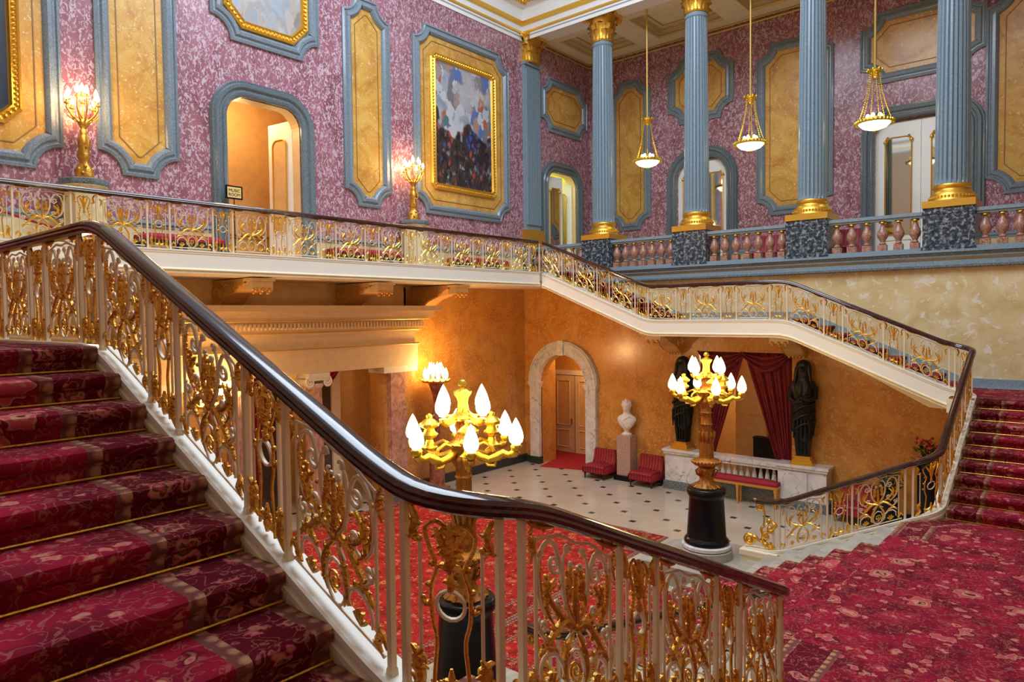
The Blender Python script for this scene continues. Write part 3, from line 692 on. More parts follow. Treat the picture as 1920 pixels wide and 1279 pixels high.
# gallery dado: cream panel below a granite rail
m=MB()
for a,b in ((-9.5,D1[0]-.36),(D1[1]+.36,8.40),): m.box(XL,XL+.03,a,b,ZG,ZG+.60); 
for a,b in ((XL,D3[0]-.36),(D3[1]+.36,D4[0]-.36),(D4[1]+.36,XE)): m.box(a,b,YB-.03,YB,ZG,ZG+.60)
struct(m.build('trim_dado',M['palesienna']))
m=MB()
for a,b in ((-9.5,D1[0]-.36),(D1[1]+.36,8.40),):
    for z0,z1,d in ((.60,.66,.05),(.66,.72,.08),(.0,.14,.05)): m.box(XL,XL+d,a,b,ZG+z0,ZG+z1)
for a,b in ((XL,D3[0]-.36),(D3[1]+.36,D4[0]-.36),(D4[1]+.36,XE)):
    for z0,z1,d in ((.60,.66,.05),(.66,.72,.08),(.0,.14,.05)): m.box(a,b,YB-d,YB,ZG+z0,ZG+z1)
struct(m.build('trim_dado_rail',M['granite']))
# string course under the colonnade
m=MB()
for z0,z1,d in ((3.95,4.05,.10),(3.79,3.89,.06)): m.box(XL+.3,XE,YR-d,YR+.1,z0,z1)
m.box(XL+.3,XE,YR-.16,YR+.1,4.05,4.10); struct(m.build('trim_course',M['granite']))
m=MB()
for z0,z1,d in ((4.015,4.045,.135),(3.745,3.79,.12)): m.box(XL+.3,XE,YR-d,YR,z0,z1)
for i in range(180):
    x=XL+1.3+i*.07
    for z,d in ((3.998,.125),(3.73,.105)): m.box(x,x+.04,YR-d,YR-.04,z,z+.03)
struct(m.build('trim_bead',M['granite_dark']))

# ------------------------------------------------------------------ inset wall panels with moulded frames
def offset(pl,d,closed=True):
    n=len(pl); out=[]
    for i in range(n):
        p=pl[i]; a=pl[(i-1)%n] if closed or i>0 else None; b=pl[(i+1)%n] if closed or i<n-1 else None
        def nv(u,v): dx,dy=v[0]-u[0],v[1]-u[1]; l=hypot(dx,dy) or 1; return (-dy/l,dx/l)
        if a is None: n1=n2=nv(p,b)
        elif b is None: n1=n2=nv(a,p)
        else: n1,n2=nv(a,p),nv(p,b)
        mx,my=n1[0]+n2[0],n1[1]+n2[1]; l=mx*mx+my*my
        k=2/max(l,.8); out.append((p[0]+mx*k*d,p[1]+my*k*d)) if True else None
    # note: n1+n2 has length 2cos(h); scaled for a mitre of d
    return [(q[0],q[1]) for q in out] if True else out
def scoop(a0,a1,z0,z1,c,n=7,nib=.05):
    def cor(cx,cz,t0):
        r=[]
        for i in range(n+1):
            t=radians(t0+(-90)*i/n); r.append((cx+c*cos(t),cz+c*sin(t)))
        return r
    # counter-clockwise outline, concave corners
    o=cor(a0,z0,90)+cor(a1,z0,180)+cor(a1,z1,270)+cor(a0,z1,360)
    return o
FR=[(0,0),(0,.05),(.05,.075),(.07,.045),(.10,.045),(.13,.085),(.19,.095),(.24,.06),(.26,.01)]
def moulding(mp,pl,rings,closed=True,back=True):
    m=MB(); n=len(pl); R=[]
    for d,h in rings: R.append([mp(a,z,h) for a,z in offset(pl,d,closed)])
    b=len(m.v)
    for r in R: m.v+=r
    for i in range(len(R)-1):
        for j in range(n if closed else n-1):
            k=(j+1)%n; m.f.append((b+i*n+j,b+i*n+k,b+(i+1)*n+k,b+(i+1)*n+j))
    return m
def wall_panel(mp,a0,a1,z0,z1,c,label,cat='wall panel',inner='sienna',fw=1.0,paint=None,frame='gold',group=None,line=True):
    pl=scoop(a0,a1,z0,z1,c)
    t=thing('marble_inset',label,cat,mp((a0+a1)/2,z0,0),group)
    fr=[(d*fw,h) for d,h in FR]
    moulding(mp,pl,fr).build('frame',M['granite_frame'],t,smooth=35)
    m=MB(); m.prism(offset(pl,.255*fw),mp,.0,.012); m.build('panel_slab',M[inner],t)
    if line:
        e=.25*fw+.13*min(1,(a1-a0)/1.6)
        ol=offset(scoop(a0+e,a1-e,z0+e,z1-e,c*.9,4),0); 
        ol=[(a0+e,z0+e+c*.8),(a0+e+c*.8,z0+e),(a1-e-c*.8,z0+e),(a1-e,z0+e+c*.8),(a1-e,z1-e-c*.8),(a1-e-c*.8,z1-e),(a0+e+c*.8,z1-e),(a0+e,z1-e-c*.8)]
        moulding(mp,ol,[(0,.012),(.0,.022),(.018,.022),(.018,.012)]).build('incised_line',M['sienna_line'],t)
    return t
M['sienna_line']=plain('incised_line',(.26,.13,.035),.5)
def picture(mp,a0,a1,z0,z1,c,label,mat,par_label=None):
    t=thing('framed_painting',label,'painting',mp((a0+a1)/2,z0,.1))
    pl=[(a0,z0+c),(a0+c,z0),(a1-c,z0),(a1,z0+c),(a1,z1-c),(a1-c,z1),(a0+c,z1),(a0,z1-c)]
    moulding(mp,pl,[(0,.012),(0,.06),(.04,.10),(.07,.07),(.10,.07),(.15,.10),(.17,.05),(.19,.03)]).build('gilt_frame',M['gold'],t,smooth=30)
    m=MB()
    op=offset(pl,.085)
    for i in range(len(op)):
        p,q=op[i],op[(i+1)%len(op)]; l=hypot(q[0]-p[0],q[1]-p[1]); n=max(1,int(l/.085))
        for k in range(n):
            s_=(k+.5)/n; m.ball(mp(p[0]+(q[0]-p[0])*s_,p[1]+(q[1]-p[1])*s_,.085),.03,n=5,m=3)
    m.build('beading',M['gold'],t,smooth=True)
    m=MB(); m.prism(offset(pl,.18),mp,.015,.035); m.build('canvas',mat,t)
    return t
# painted wall, left to right
wall_panel(mL,-8.19,-4.08,5.42,12.5,.42,'huge yellow marble wall panel around the dark painting at far left')
picture(mL,-7.56,-4.67,6.09,12.06,.25,'dark painting in carved gilt frame cut by the left edge of the photo',M['paint3'])
wall_panel(mL,-3.546,-2.103,5.514,11.75,.40,'tall narrow yellow marble panel between left torchere and open doorway')
wall_panel(mL,-1.418,1.121,8.569,11.43,.42,'upper granite framed panel over the open doorway',inner='granite',line=False)
picture(mL,-1.134,.836,8.853,11.12,.38,'octagonal sky painting in gilt frame above the open doorway',M['paint2'])
wall_panel(mL,1.764,3.186,5.535,10.507,.38,'tall narrow yellow marble panel right of the open doorway')
wall_panel(mL,3.944,7.758,5.587,10.549,.40,'large yellow marble panel around the big cloudy figure painting')
picture(mL,4.534,7.126,6.262,9.875,.14,'big painting of crowded figures under clouds, gilt frame, right of second torchere',M['paint1'])
wall_panel(mL,9.338,11.898,8.748,10.486,.38,'yellow marble panel in shade above the lime green doorway')
# corridor back wall
wall_panel(mB,-11.054,-9.495,5.64,10.57,.38,'yellow marble panel between the corner column and the next column')
wall_panel(mB,-8.874,-6.714,8.779,10.802,.40,'squarish yellow marble panel above the arched glazed door')
wall_panel(mB,-6.019,-3.891,5.661,10.57,.40,'tall yellow marble panel behind the middle lantern')
wall_panel(mB,-3.227,-.414,8.80,10.644,.40,'wide yellow marble panel above the mirrored double doors')
wall_panel(mB,-.435,2.22,5.619,10.486,.40,'tall yellow marble panel at the right edge behind the last balusters')

# ------------------------------------------------------------------ doorways
DR=[(0,0),(0,.06),(-.04,.10),(-.09,.11),(-.12,.07),(-.15,.07),(-.19,.12),(-.25,.13),(-.28,.08),(-.32,.09),(-.34,.0)]
def door_surround(mp,q,label,z0=ZG):
    pl=rrect(q[0],q[1],z0,q[2],q[3]); n=len(pl)
    R=[]; m=MB()
    for d,h in DR: R.append([mp(a,z,h) for a,z in offset(pl,d if False else -d,False)])
    for r in R: m.v+=r
    for i in range(len(R)-1):
        for j in range(n-1): m.f.append((i*n+j,i*n+j+1,(i+1)*n+j+1,(i+1)*n+j))
    return tag(m.build('door_surround',M['granite_door'],smooth=35),label,'door surround')
door_surround(mL,D1,'rounded blue-grey granite surround of the open doorway on the painted wall')
door_surround(mL,D2,'rounded granite surround of the lime green doorway past the corner')
door_surround(mB,D3,'arched granite surround behind the second column')
door_surround(mB,D4,'granite surround of the white mirrored double doors')
def leaf(par_name,label,w,h,thk=.05,col='white',glass='mirror',cat='door',loc=(0,0,0),rz=0):
    t=thing(par_name,label,cat,(0,0,0))
    m=MB(); m.box(0,w,-thk/2,thk/2,0,h); m.build('door_panel',M[col],t)
    x0,x1,z0,z1=w*.22,w*.80,.85,h-.38; pl=rrect(x0,x1,z0,z1,.16)
    mp=lambda a,z,d:(a,thk/2+d,z)
    m=MB(); m.prism(pl,mp,.0,.012); m.build('mirror_pane',M[glass],t)
    m=MB(); m.tube([mp(a,z,.02) for a,z in pl+[pl[0]]],.018,6); m.build('gilt_edge',M['gold'],t,smooth=True)
    mp=lambda a,z,d:(a,-thk/2-d,z)
    m=MB(); m.prism(pl,mp,.0,.012); m.build('mirror_pane',M[glass],t)
    m=MB(); m.tube([mp(a,z,.02) for a,z in pl+[pl[0]]],.018,6); 
    for a in (x0,x1): m.ball(mp(a,z1-.1,.03),.05); m.tube([mp(a,z1-.10,.03),mp(a+(x0+x1)/2*0+( .07 if a==x0 else -.07),z1+.03,.04)],.03,6)
    m.build('gilt_edge',M['gold'],t,smooth=True)
    m=MB()
    for a0_,a1_,b0,b1 in ((x0,x1,.18,.70),): 
        q=[(a0_,b0),(a1_,b0),(a1_,b1),(a0_,b1)]; m.tube([mp(a,z,.008) for a,z in q+[q[0]]],.012,4)
    m.build('lower_moulding',M['goldp'],t)
    m=MB(); m.box(w-.10,w-.03,-thk/2-.04,-thk/2,1.0,1.16); m.build('door_handle',M['gold'],t)
    t.location=loc; t.rotation_euler=(0,0,rz)
    return t
# doors standing in the doorways
leaf('door_leaf','cream door leaf with tall gilt edged panel standing open inside the doorway by the sign',0.80,3.3,loc=(XL-.30,.60,ZG),rz=radians(-172),glass='roomwall')
leaf('door_leaf','white door leaf with tall mirror, left leaf of the shaded corner doorway',.82,3.35,loc=(XL-.08,9.65,ZG),rz=radians(86))
leaf('door_leaf','white door leaf standing edge on against the lime green room, right of the corner doorway',.85,3.35,loc=(XL-.15,11.22,ZG),rz=radians(200))
leaf('door_leaf','white arched-door leaf with tall mirror behind the second column',.825,3.55,loc=(-8.579,YB+.12,ZG))
leaf('door_leaf','white arched-door leaf at right of the one behind the second column',.825,3.55,loc=(-7.75,YB+.12,ZG))
leaf('door_leaf','left leaf of the white mirrored double doors behind the third lantern',1.05,3.75,loc=(-2.858,YB+.12,ZG))
leaf('door_leaf','right leaf of the white mirrored double doors, partly behind the last column',1.05,3.75,loc=(-1.80,YB+.12,ZG))
# rooms beyond the doorways
m=MB(); m.box(XL-2.3,XL-2.2,-2.2,1.7,ZG,8.2); m.box(XL-2.3,XL-.3,-2.3,-2.2,ZG,8.2); m.box(XL-2.3,XL-.3,1.6,1.7,ZG,8.2); m.box(XL-2.3,XL-.3,-2.3,1.7,8.1,8.2); struct(m.build('wall_music_room',M['roomwall']))
m=MB()
for y in (-.85,-.55,-.50): m.box(XL-2.2,XL-2.14,y,y+.05,ZG,8.0)
for z in (4.8,4.86): m.box(XL-2.2,XL-2.15,-2.2,1.6,z,z+.03)
for x in (-1.95,-1.88,-1.60,-1.55): m.box(XL+x,XL+x+.045,1.55,1.6,ZG,8.0)
m.box(XL-2.2,XL-.3,1.55,1.6,7.75,7.85)
struct(m.build('trim_music_room',M['goldp']))
m=MB(); m.box(XL-2.3,XL-2.2,8.9,12.2,ZG,8.2); m.box(XL-2.3,XL-.3,8.9,9.0,ZG,8.2); m.box(XL-2.3,XL-.3,12.1,12.2,ZG,8.2); m.box(XL-2.3,XL-.3,8.9,12.2,8.1,8.2); struct(m.build('wall_lime_room',M['greenwall']))
m=MB(); m.box(-8.9,-.4,YB+.34,YB+.4,ZG,8.3); struct(m.build('wall_behind_doors',M['white']))
m=MB()
for q in (D1,D2):
    pl=rrect(q[0]+.0,q[1]-.0,ZG,q[2]-.0,q[3]); n=len(pl); i=offset(pl,-.012,False)
    m.loft([[mL(a,z,-.005) for a,z in i],[mL(a,z,-.31) for a,z in i]],False,False)
struct(m.build('trim_door_lining',M['lamplit_cream']))
# sign
t=thing('room_sign','small black framed sign on a stand reading MUSIC ROOM beside the open doorway','sign',(XL+.25,-1.13,ZG))
m=MB(); m.tube([(XL+.25,-1.13,ZG),(XL+.25,-1.13,5.30)],.012,8); m.lathe([(.15,0),(.14,.02),(.02,.04)],(XL+.25,-1.13,ZG)); m.build('stand',M['darkwood'],t)
m=MB(); m.box(XL+.24,XL+.265,-1.31,-.95,5.28,5.55); m.build('frame',M['blackm'],t)
m=MB(); m.box(XL+.265,XL+.272,-1.275,-.985,5.31,5.52); m.build('name_plate',M['plate'],t)
for i,txt in enumerate(('MUSIC','ROOM')):
    cu=bpy.data.curves.new('lettering','FONT'); cu.body=txt; cu.size=.085; cu.extrude=.002; cu.align_x='CENTER'
    tmp=bpy.data.objects.new('lettering',cu); C.objects.link(tmp); me=bpy.data.meshes.new_from_object(tmp); bpy.data.objects.remove(tmp); me.materials.append(M['darkwood'])
    o=bpy.data.objects.new('lettering',me); C.objects.link(o)
    o.parent=t; o.matrix_parent_inverse=Matrix.Translation(-t.location)
    o.location=(XL+.275,-1.13,5.425-.085*i); o.rotation_euler=(pi/2,0,pi/2)

# ------------------------------------------------------------------ columns
def capital(t,r,h,half=False):
    # leafed bell, two rows of acanthus, corner volutes, abacus
    m=MB(); m.lathe([(r*1.02,0),(r*1.06,.03),(r*.98,.05),(r*.95,h*.3),(r*1.05,h*.6),(r*1.28,h*.85),(r*1.3,h*.88)],n=24)
    def leafm(a,z0,hh,w,out,R):
        rows=[]
        for i in range(7):
            s_=i/6; z=z0+hh*(s_ if s_<.8 else .8+.35*(s_-.8)-1.6*(s_-.8)**2*2)
            rr=R+out*(s_**2.2)+.012; ww=w*(.75+.5*sin(pi*min(1,s_*1.1)))*(1 if s_<.85 else .6)
            row=[]
            for j in range(5):
                q=(j-2)/2; rj=rr-(.025*abs(q))+.02*(j%2==0)*s_
                row.append(((rj)*cos(a+q*ww/R),(rj)*sin(a+q*ww/R),z))
            rows.append(row)
        m.loft(rows,False,False); m.loft([[ (x*.97,y*.97,z-.01) for x,y,z in rw] for rw in rows],False,False)
    for k in range(8): leafm(2*pi*k/8,.04,h*.42,r*.30,r*.34,r*.98)
    for k in range(8): leafm(2*pi*(k+.5)/8,.05,h*.70,r*.30,r*.42,r*.99)
    for k in range(4):
        a=pi/4+pi/2*k
        for sg in (1,-1):
            pts=[]
            for i in range(16):
                s_=i/15
                if s_<.5: rr=r*(1.05+.75*s_*2*.75); z=h*(.55+.33*s_*2)
                else:
                    th=(s_-.5)*2*2*pi*1.1; q=.085*r/.3*(1-.75*(s_-.5)*2); rr=r*1.62+q*sin(th)*1.0; z=h*.80+q*cos(th)
                pts.append((rr*cos(a+sg*.05),rr*sin(a+sg*.05),z))
            m.tube(pts,[.028*r/.3*(1-.4*i/15) for i in range(16)],6)
    for k in range(4):
        a=pi/2*k; m.ball((r*1.42*cos(a),r*1.42*sin(a),h*.93),.06*r/.3,n=8,m=4)
    ab=[]
    for k in range(4):
        a=pi/4+pi/2*k
        c0=(r*1.92*cos(a-.08),r*1.92*sin(a-.08)); c1=(r*1.92*cos(a+.08),r*1.92*sin(a+.08)); ab+=[c0,c1]
        mid=(r*1.28*cos(a+pi/4),r*1.28*sin(a+pi/4)); e=(r*1.92*cos(a+pi/2-.08),r*1.92*sin(a+pi/2-.08))
        for i in (1,2,3,4,5):
            s_=i/6; ab.append(((1-s_)**2*c1[0]+2*s_*(1-s_)*mid[0]*.85+s_*s_*e[0],(1-s_)**2*c1[1]+2*s_*(1-s_)*mid[1]*.85+s_*s_*e[1]))
    m.prism(ab,lambda x,y,d:(x,y,d),h*.88,h)
    return m
COLX=[-9.285,-6.398,-3.469,-.646]
ph0=4.03
col=thing('column','fluted blue-grey column with gilt capital, leftmost of the four, beside the corner pilaster','column',(0,0,0),'fluted columns of the colonnade')
NF=22
def fl(th,r,z): return r*(1-.085*max(0,cos(NF*th))**.6) if True else r
m=MB()
prof=[(.315-.00*i,0) for i in range(0)]
zz=[5.36,5.42,5.5,7.0,8.5,10.0,10.10]
m.loft([[((.308-.045*((z-5.36)/4.8)**1.4)*(1-(.15*max(0,cos(NF*2*pi*j/176)) if .1<i<6 else 0))*cos(2*pi*j/176),(.308-.045*((z-5.36)/4.8)**1.4)*(1-(.15*max(0,cos(NF*2*pi*j/176)) if 0<i<6 else 0))*sin(2*pi*j/176),z) for j in range(176)] for i,z in enumerate(zz)])
m.lathe([(.262,10.10),(.285,10.13),(.290,10.17),(.27,10.2),(.27,10.22)],n=40)
m.build('shaft',M['granite'],col,smooth=30)
m=MB(); m.lathe([(.30,5.36),(.335,5.35),(.345,5.31),(.335,5.28),(.31,5.26),(.325,5.22),(.37,5.18),(.395,5.12),(.40,5.06),(.41,5.03)],n=40); m.box(-.45,.45,-.45,.45,4.885,5.02); m.build('base',M['gold'],col,smooth=35)
m=MB()
for k in range(40): m.ball((.395*cos(2*pi*k/40),.395*sin(2*pi*k/40),5.10),.03,n=5,m=3)
m.build('beading',M['gold'],col,smooth=True)
cm=capital(col,.285,.77); cm.v=[(x,y,z+10.22) for x,y,z in cm.v]; cm.build('capital',M['gold'],col,smooth=50)
m=MB(); m.box(-.44,.44,-.42,.42,ph0,4.885); m.box(-.45,.45,-.43,.43,4.76,4.80); m.box(-.46,.46,-.44,.44,ph0,ph0+.10)
m.build('pedestal',M['green'],col)
LB=['fluted blue-grey column with gilt capital, leftmost of the four, beside the corner pilaster','second fluted column from the corner, in front of the arched glazed door','third fluted column from the corner, between middle and right lanterns','rightmost fluted column on black granite pedestal, before the mirrored double doors']
for i,x in enumerate(COLX):
    c=col if i==0 else copy_tree(col)
    c.location=(x,YR+.455,-.154); c.scale=(1.0535,)*3; c['label']=LB[i]
# corner pilaster
t=thing('corner_pilaster','flat fluted pilaster with gilt capital on the painted wall at the colonnade corner','pilaster',(XL,8.80,ZG))
m=MB(); n=8; m.box(XL,XL+.10,8.43,9.17,5.49,10.53)
for i in range(n):
    y=8.45+.70*(i+.5)/n; m.box(XL+.10,XL+.155,y-.028,y+.028,5.65,10.40)
m.box(XL,XL+.16,8.41,9.19,10.53,10.61); m.build('shaft',M['granite'],t)
m=MB(); m.box(XL,XL+.14,8.43,9.17,10.61,11.42)
cp=capital(t,.315,.81); 
m.add([(XL+.10+max(0,x)*.55,8.80+y*1.05,z+10.61) for x,y,z in cp.v],cp.f); m.build('capital',M['gold'],t,smooth=50)
m=MB(); m.box(XL,XL+.22,8.37,9.23,5.0,5.49); m.build('base',M['gold'],t)
m=MB(); m.box(XL,XL+.26,8.35,9.25,ZG,5.0); m.build('pedestal',M['green'],t)
# stone balustrades between pedestals
def bal_proto():
    m=MB(); m.lathe([(.05,.14),(.075,.16),(.05,.20),(.062,.24),(.105,.31),(.115,.37),(.095,.44),(.055,.53),(.04,.60),(.05,.63)],n=16); m.box(-.085,.085,-.085,.085,0.0,.14)
    return m
BR=[(-8.82,-6.87,'first colonnade balustrade from the corner, with red granite bulbous balusters'),(-5.93,-3.94,'second colonnade balustrade, below the middle lantern'),(-3.00,-1.12,'third colonnade balustrade, in front of the mirrored doors'),(-.17,XE,'colonnade balustrade at the right edge of the photo'),(XL+.28,-9.75,'short colonnade balustrade in the corner behind the sloping handrail')]
for a,b,l in BR:
    t=thing('stone_balustrade',l,'balustrade',((a+b)/2,YR+.2,ZG),'colonnade balustrades')
    m=MB(); m.box(a,b,YR+.07,YR+.33,4.865,4.935); m.box(a,b,YR+.10,YR+.30,4.82,4.865); m.build('coping',M['granite'],t)
    m=MB(); m.box(a,b,YR+.02,YR+.38,4.0,4.17); m.build('plinth',M['granite'],t)
    n=int((b-a)/.276); bp=bal_proto()
    for i in range(n):
        x=a+(b-a)*(i+.5)/n
        q=MB(); q.add([(px+x,py+YR+.2,pz*.99+4.17) for px,py,pz in bp.v],bp.f); o=q.build('baluster',M['redgranite'],t,smooth=40)
        g=MB(); g.lathe([(.05,.0),(.085,.02),(.075,.05),(.085,.06)],(x,YR+.2,4.765),n=12); g.build('gilt_cap',M['gold'],o,smooth=40)

# ------------------------------------------------------------------ main cornice and ceilings
def corn(name,rings,mat):
    m=MB(); R=[]
    for d,z in rings:
        x0,y0,x1,y1=XL+d,YN+d,XE-d,YR-d
        R.append([(x0,y0,z),(x1,y0,z),(x1,y1,z),(x0,y1,z)])
    m.loft(R,True,False); return m.build(name,mat)
struct(corn('cornice_main',[(0,11.22),(.03,11.22),(.03,11.31),(.045,11.32),(.045,11.43),(.07,11.48),(.07,11.64),(.16,11.74),(.16,12.12),(.5,12.33),(.55,12.8),(.9,13.1)],M['white']))
o=corn('trim_cornice_1',[(.04,11.415),(.085,11.415),(.085,11.47),(.04,11.47)],M['gold']); struct(o)
o=corn('trim_cornice_2',[(.07,11.64),(.15,11.66),(.17,11.75),(.10,11.76)],M['gold']); struct(o)
struct(corn('trim_cornice_3',[(.036,11.325),(.052,11.325),(.052,11.345),(.036,11.345)],M['granite']))
m=MB()
i=0
x=XL+.3
while x<XE-.2: m.ball((x,YR-.34,12.23),.07,(.8,1,1.3),n=6,m=4); x+=.13
y=YN+.3
while y<YR-.2: m.ball((XL+.34,y,12.23),.07,(1,.8,1.3),n=6,m=4); y+=.13
struct(m.build('trim_egg_and_dart',M['gold'],smooth=True))
m=MB()
R0=[(XL+.9,YN+.9),(XE-.9,YN+.9),(XE-.9,YR-.9),(XL+.9,YR-.9)]; R1=[(XL+1.9,YN+1.9),(XE-1.9,YN+1.9),(XE-1.9,YR-1.9),(XL+1.9,YR-1.9)]
m.loft([[(a,b,13.1) for a,b in R0],[(a,b,14.1) for a,b in R1]],True,False); struct(m.build('ceiling_cove',M['cream']))
# lintel over the colonnade and corridor ceiling with coffers
m=MB(); m.box(XL,XE,YR+.0,YR+.90,11.42,13.1); struct(m.build('wall_architrave',M['white']))
m=MB(); m.box(XL,XE,YR+.02,YB+.3,11.69,11.85); 
for x in COLX+[XL+.12,2.3]: m.box(x-.38,x+.38,YR+1.25,YB-.5,11.43,11.69)
m.box(XL,XE,YB-.5,YB,11.43,11.69); m.box(XL,XE,YR+.90,YR+1.25,11.43,11.69); struct(m.build('ceiling_corridor',M['cream']))
m=MB()
ed=[XL+.48]+COLX+[2.3]
for i in range(len(ed)-1):
    a=ed[i]+(.36 if i else 0); b=ed[i+1]-.36
    for d,z in ((.04,11.49),(.14,11.60),(.30,11.67)):
        for p,q in (((a+d,YR+1.25+d),(b-d,YR+1.25+d)),((b-d,YR+1.25+d),(b-d,YB-.5-d)),((b-d,YB-.5-d),(a+d,YB-.5-d)),((a+d,YB-.5-d),(a+d,YR+1.25+d))):
            m.tube([(p[0],p[1],z),(q[0],q[1],z)],.025,4)
m.tube([(XL+.05,YR+.9,11.32),(XL+.05,YB-.03,11.32),(XE,YB-.03,11.32)],.03,4); m.tube([(XL+.1,YR+.9,11.40),(XL+.1,YB-.1,11.40),(XE,YB-.1,11.40)],.02,4)
struct(m.build('trim_coffer_lines',M['goldp']))

# ------------------------------------------------------------------ hanging lanterns
lan=thing('hanging_lantern','gilt hanging lantern','lantern',(0,0,0),'lanterns hanging in the colonnade')
# local z=0 at ring centre
m=MB(); m.tube([(0,0,1.12),(0,0,4.05)],.022,8); m.build('suspension_rod',M['goldp'],lan)
m=MB(); m.lathe([(.13,4.16),(.15,4.13),(.12,4.10),(.03,4.03)],n=16); m.build('ceiling_rose',M['oldgold'],lan,smooth=True)
m=MB(); m.lathe([(.03,1.16),(.14,1.13),(.155,1.10),(.10,1.05),(.07,.98),(.03,.95)],n=16)
for k in range(8): m.ball((.15*cos(k*pi/4),.15*sin(k*pi/4),1.12),.025,n=6,m=4)
m.build('crown',M['brassg'],lan,smooth=40)
for k in range(6):
    m=MB(); a=2*pi*k/6
    for i in range(22):
        s_=(i+.5)/22; r=.10+.24*s_**1.6; z=1.06-1.04*s_; m.ball((r*cos(a),r*sin(a),z),.014,(1,1,1.5),n=6,m=4)
    m.tube([((.10+.24*(i/11)**1.6)*cos(a),(.10+.24*(i/11)**1.6)*sin(a),1.06-1.04*i/11) for i in range(12)],.006,4)
    m.build('chain',M['brassg'],lan,smooth=True)
m=MB(); R=.345
m.lathe([(R-.02,-.03),(R+.02,-.04),(R+.035,0),(R+.02,.04),(R-.02,.03)],n=40)
for k in range(30): m.ball(((R+.035)*cos(2*pi*k/30),(R+.035)*sin(2*pi*k/30),-.01),.03,(1,1,1.5),n=6,m=4)
m.build('ring',M['brassg'],lan,smooth=40)
m=MB(); m.lathe([(.01,-.17),(.12,-.155),(.24,-.11),(.32,-.03),(.325,0),(.31,-.0),(.2,-.08),(.02,-.11)],n=32); m.build('glass_bowl',M['bowl'],lan,smooth=True)
m=MB(); m.ball((0,0,-.19),.035); m.lathe([(.05,-.02),(.12,.02),(.16,.09),(.14,.12)],n=16); m.build('finial',M['brassg'],lan,smooth=True)
for k in range(6):
    m=MB(); a=2*pi*(k+.5)/6; m.ball((.14*cos(a),.14*sin(a),.10),.045,(1,1,1.9),n=8,m=6); m.build('bulb',M['bowl'],lan,smooth=True)
LL=['leftmost hanging lantern with glowing bowl, left of the second column','middle hanging lantern with glowing bowl, before the tall yellow panel','right hanging lantern with glowing bowl, before the mirrored double doors']
for i,x in enumerate((-8.126,-5.155,-2.258)):
    c=lan if i==0 else copy_tree(lan); c.location=(x,9.401,7.189); c.scale=(1.0535,)*3; c['label']=LL[i]

# ------------------------------------------------------------------ tall hall candelabra (two)
cd=thing('candelabrum','tall gilt candelabrum','lamp',(0,0,0),'tall hall candelabra')
m=MB(); m.lathe([(.44,0),(.44,.14),(.43,.15)],n=40); m.build('stone_step',M['stone'],cd,smooth=40)
m=MB(); m.lathe([(.39,.15),(.42,.17),(.42,.22),(.38,.24)],n=40); m.build('marble_ring',M['white_marble'],cd,smooth=40)
m=MB(); m.lathe([(.375,.24),(.385,.27),(.375,.31),(.345,.34),(.335,.36),(.295,1.02),(.30,1.06),(.33,1.09),(.335,1.14),(.325,1.19),(.30,1.21)],n=48); m.build('pedestal',M['blackm'],cd,smooth=40)
gm=M['stemgold']
m=MB(); m.lathe([(.235,1.21),(.24,1.23),(.16,1.28),(.12,1.33),(.11,1.36),(.12,1.44),(.15,1.52),(.13,1.56),(.10,1.58),(.20,1.60),(.235,1.64),(.235,1.68),(.18,1.71),(.12,1.73),(.115,1.80),(.12,1.95),(.10,2.05),(.115,2.10),(.09,2.14),(.085,2.30),(.10,2.32),(.085,2.34),(.08,2.50),(.095,2.52),(.08,2.54),(.085,2.62),(.12,2.68),(.13,2.72),(.10,2.76),(.11,2.80),(.15,2.85),(.17,2.88),(.10,2.92),(.07,3.0),(.09,3.08),(.07,3.11),(.09,3.14),(.06,3.16)],n=32,mod=lambda th,r,z:r*(1+.05*cos(16*th)))
for k in range(24): m.ball((.235*cos(2*pi*k/24),.235*sin(2*pi*k/24),1.66),.03,n=6,m=4)
for k in range(12):
    a=2*pi*k/12; m.tube([(.10*cos(a),.10*sin(a),2.0),(.125*cos(a),.125*sin(a),2.09),(.145*cos(a),.145*sin(a),2.17),(.13*cos(a),.13*sin(a),2.2)],[.02,.024,.018,.006],5)
    m.tube([(.12*cos(a),.12*sin(a),1.27),(.20*cos(a),.20*sin(a),1.245),(.25*cos(a),.25*sin(a),1.22)],[.02,.028,.02],5)
for k in range(3):
    a=2*pi*k/3; m.tube([(.12*cos(a),.12*sin(a),1.42),(.19*cos(a),.19*sin(a),1.46),(.21*cos(a),.21*sin(a),1.53),(.17*cos(a),.17*sin(a),1.55)],[.025,.025,.02,.008],6)
m.build('stem',gm,cd,smooth=50)
m=MB(); m.lathe([(r_,3.12+(z_-3.28)*.92) for r_,z_ in [(.05,3.28),(.14,3.30),(.16,3.33),(.10,3.37),(.07,3.40),(.055,3.50),(.07,3.56),(.095,3.60),(.10,3.63),(.05,3.66),(.02,3.68),(.05,3.71),(.04,3.75),(.01,3.77)]],n=24,mod=lambda th,r,z:r*(1+.10*cos(6*th)) ); m.build('finial',M['brassg'],cd,smooth=50)
def shade(t,x,y,z,s=1):
    m=MB(); m.lathe([(r_*.80,z_*.84) for r_,z_ in [(.045,0),(.05,.02),(.085,.05),(.098,.10),(.090,.16),(.065,.23),(.035,.295),(.012,.335),(.002,.35)]],(x,y,z),n=20,mod=lambda th,r,zz:r*(1+.02*cos(8*th))); m.build('glass_shade',M['glass'],t,smooth=True)
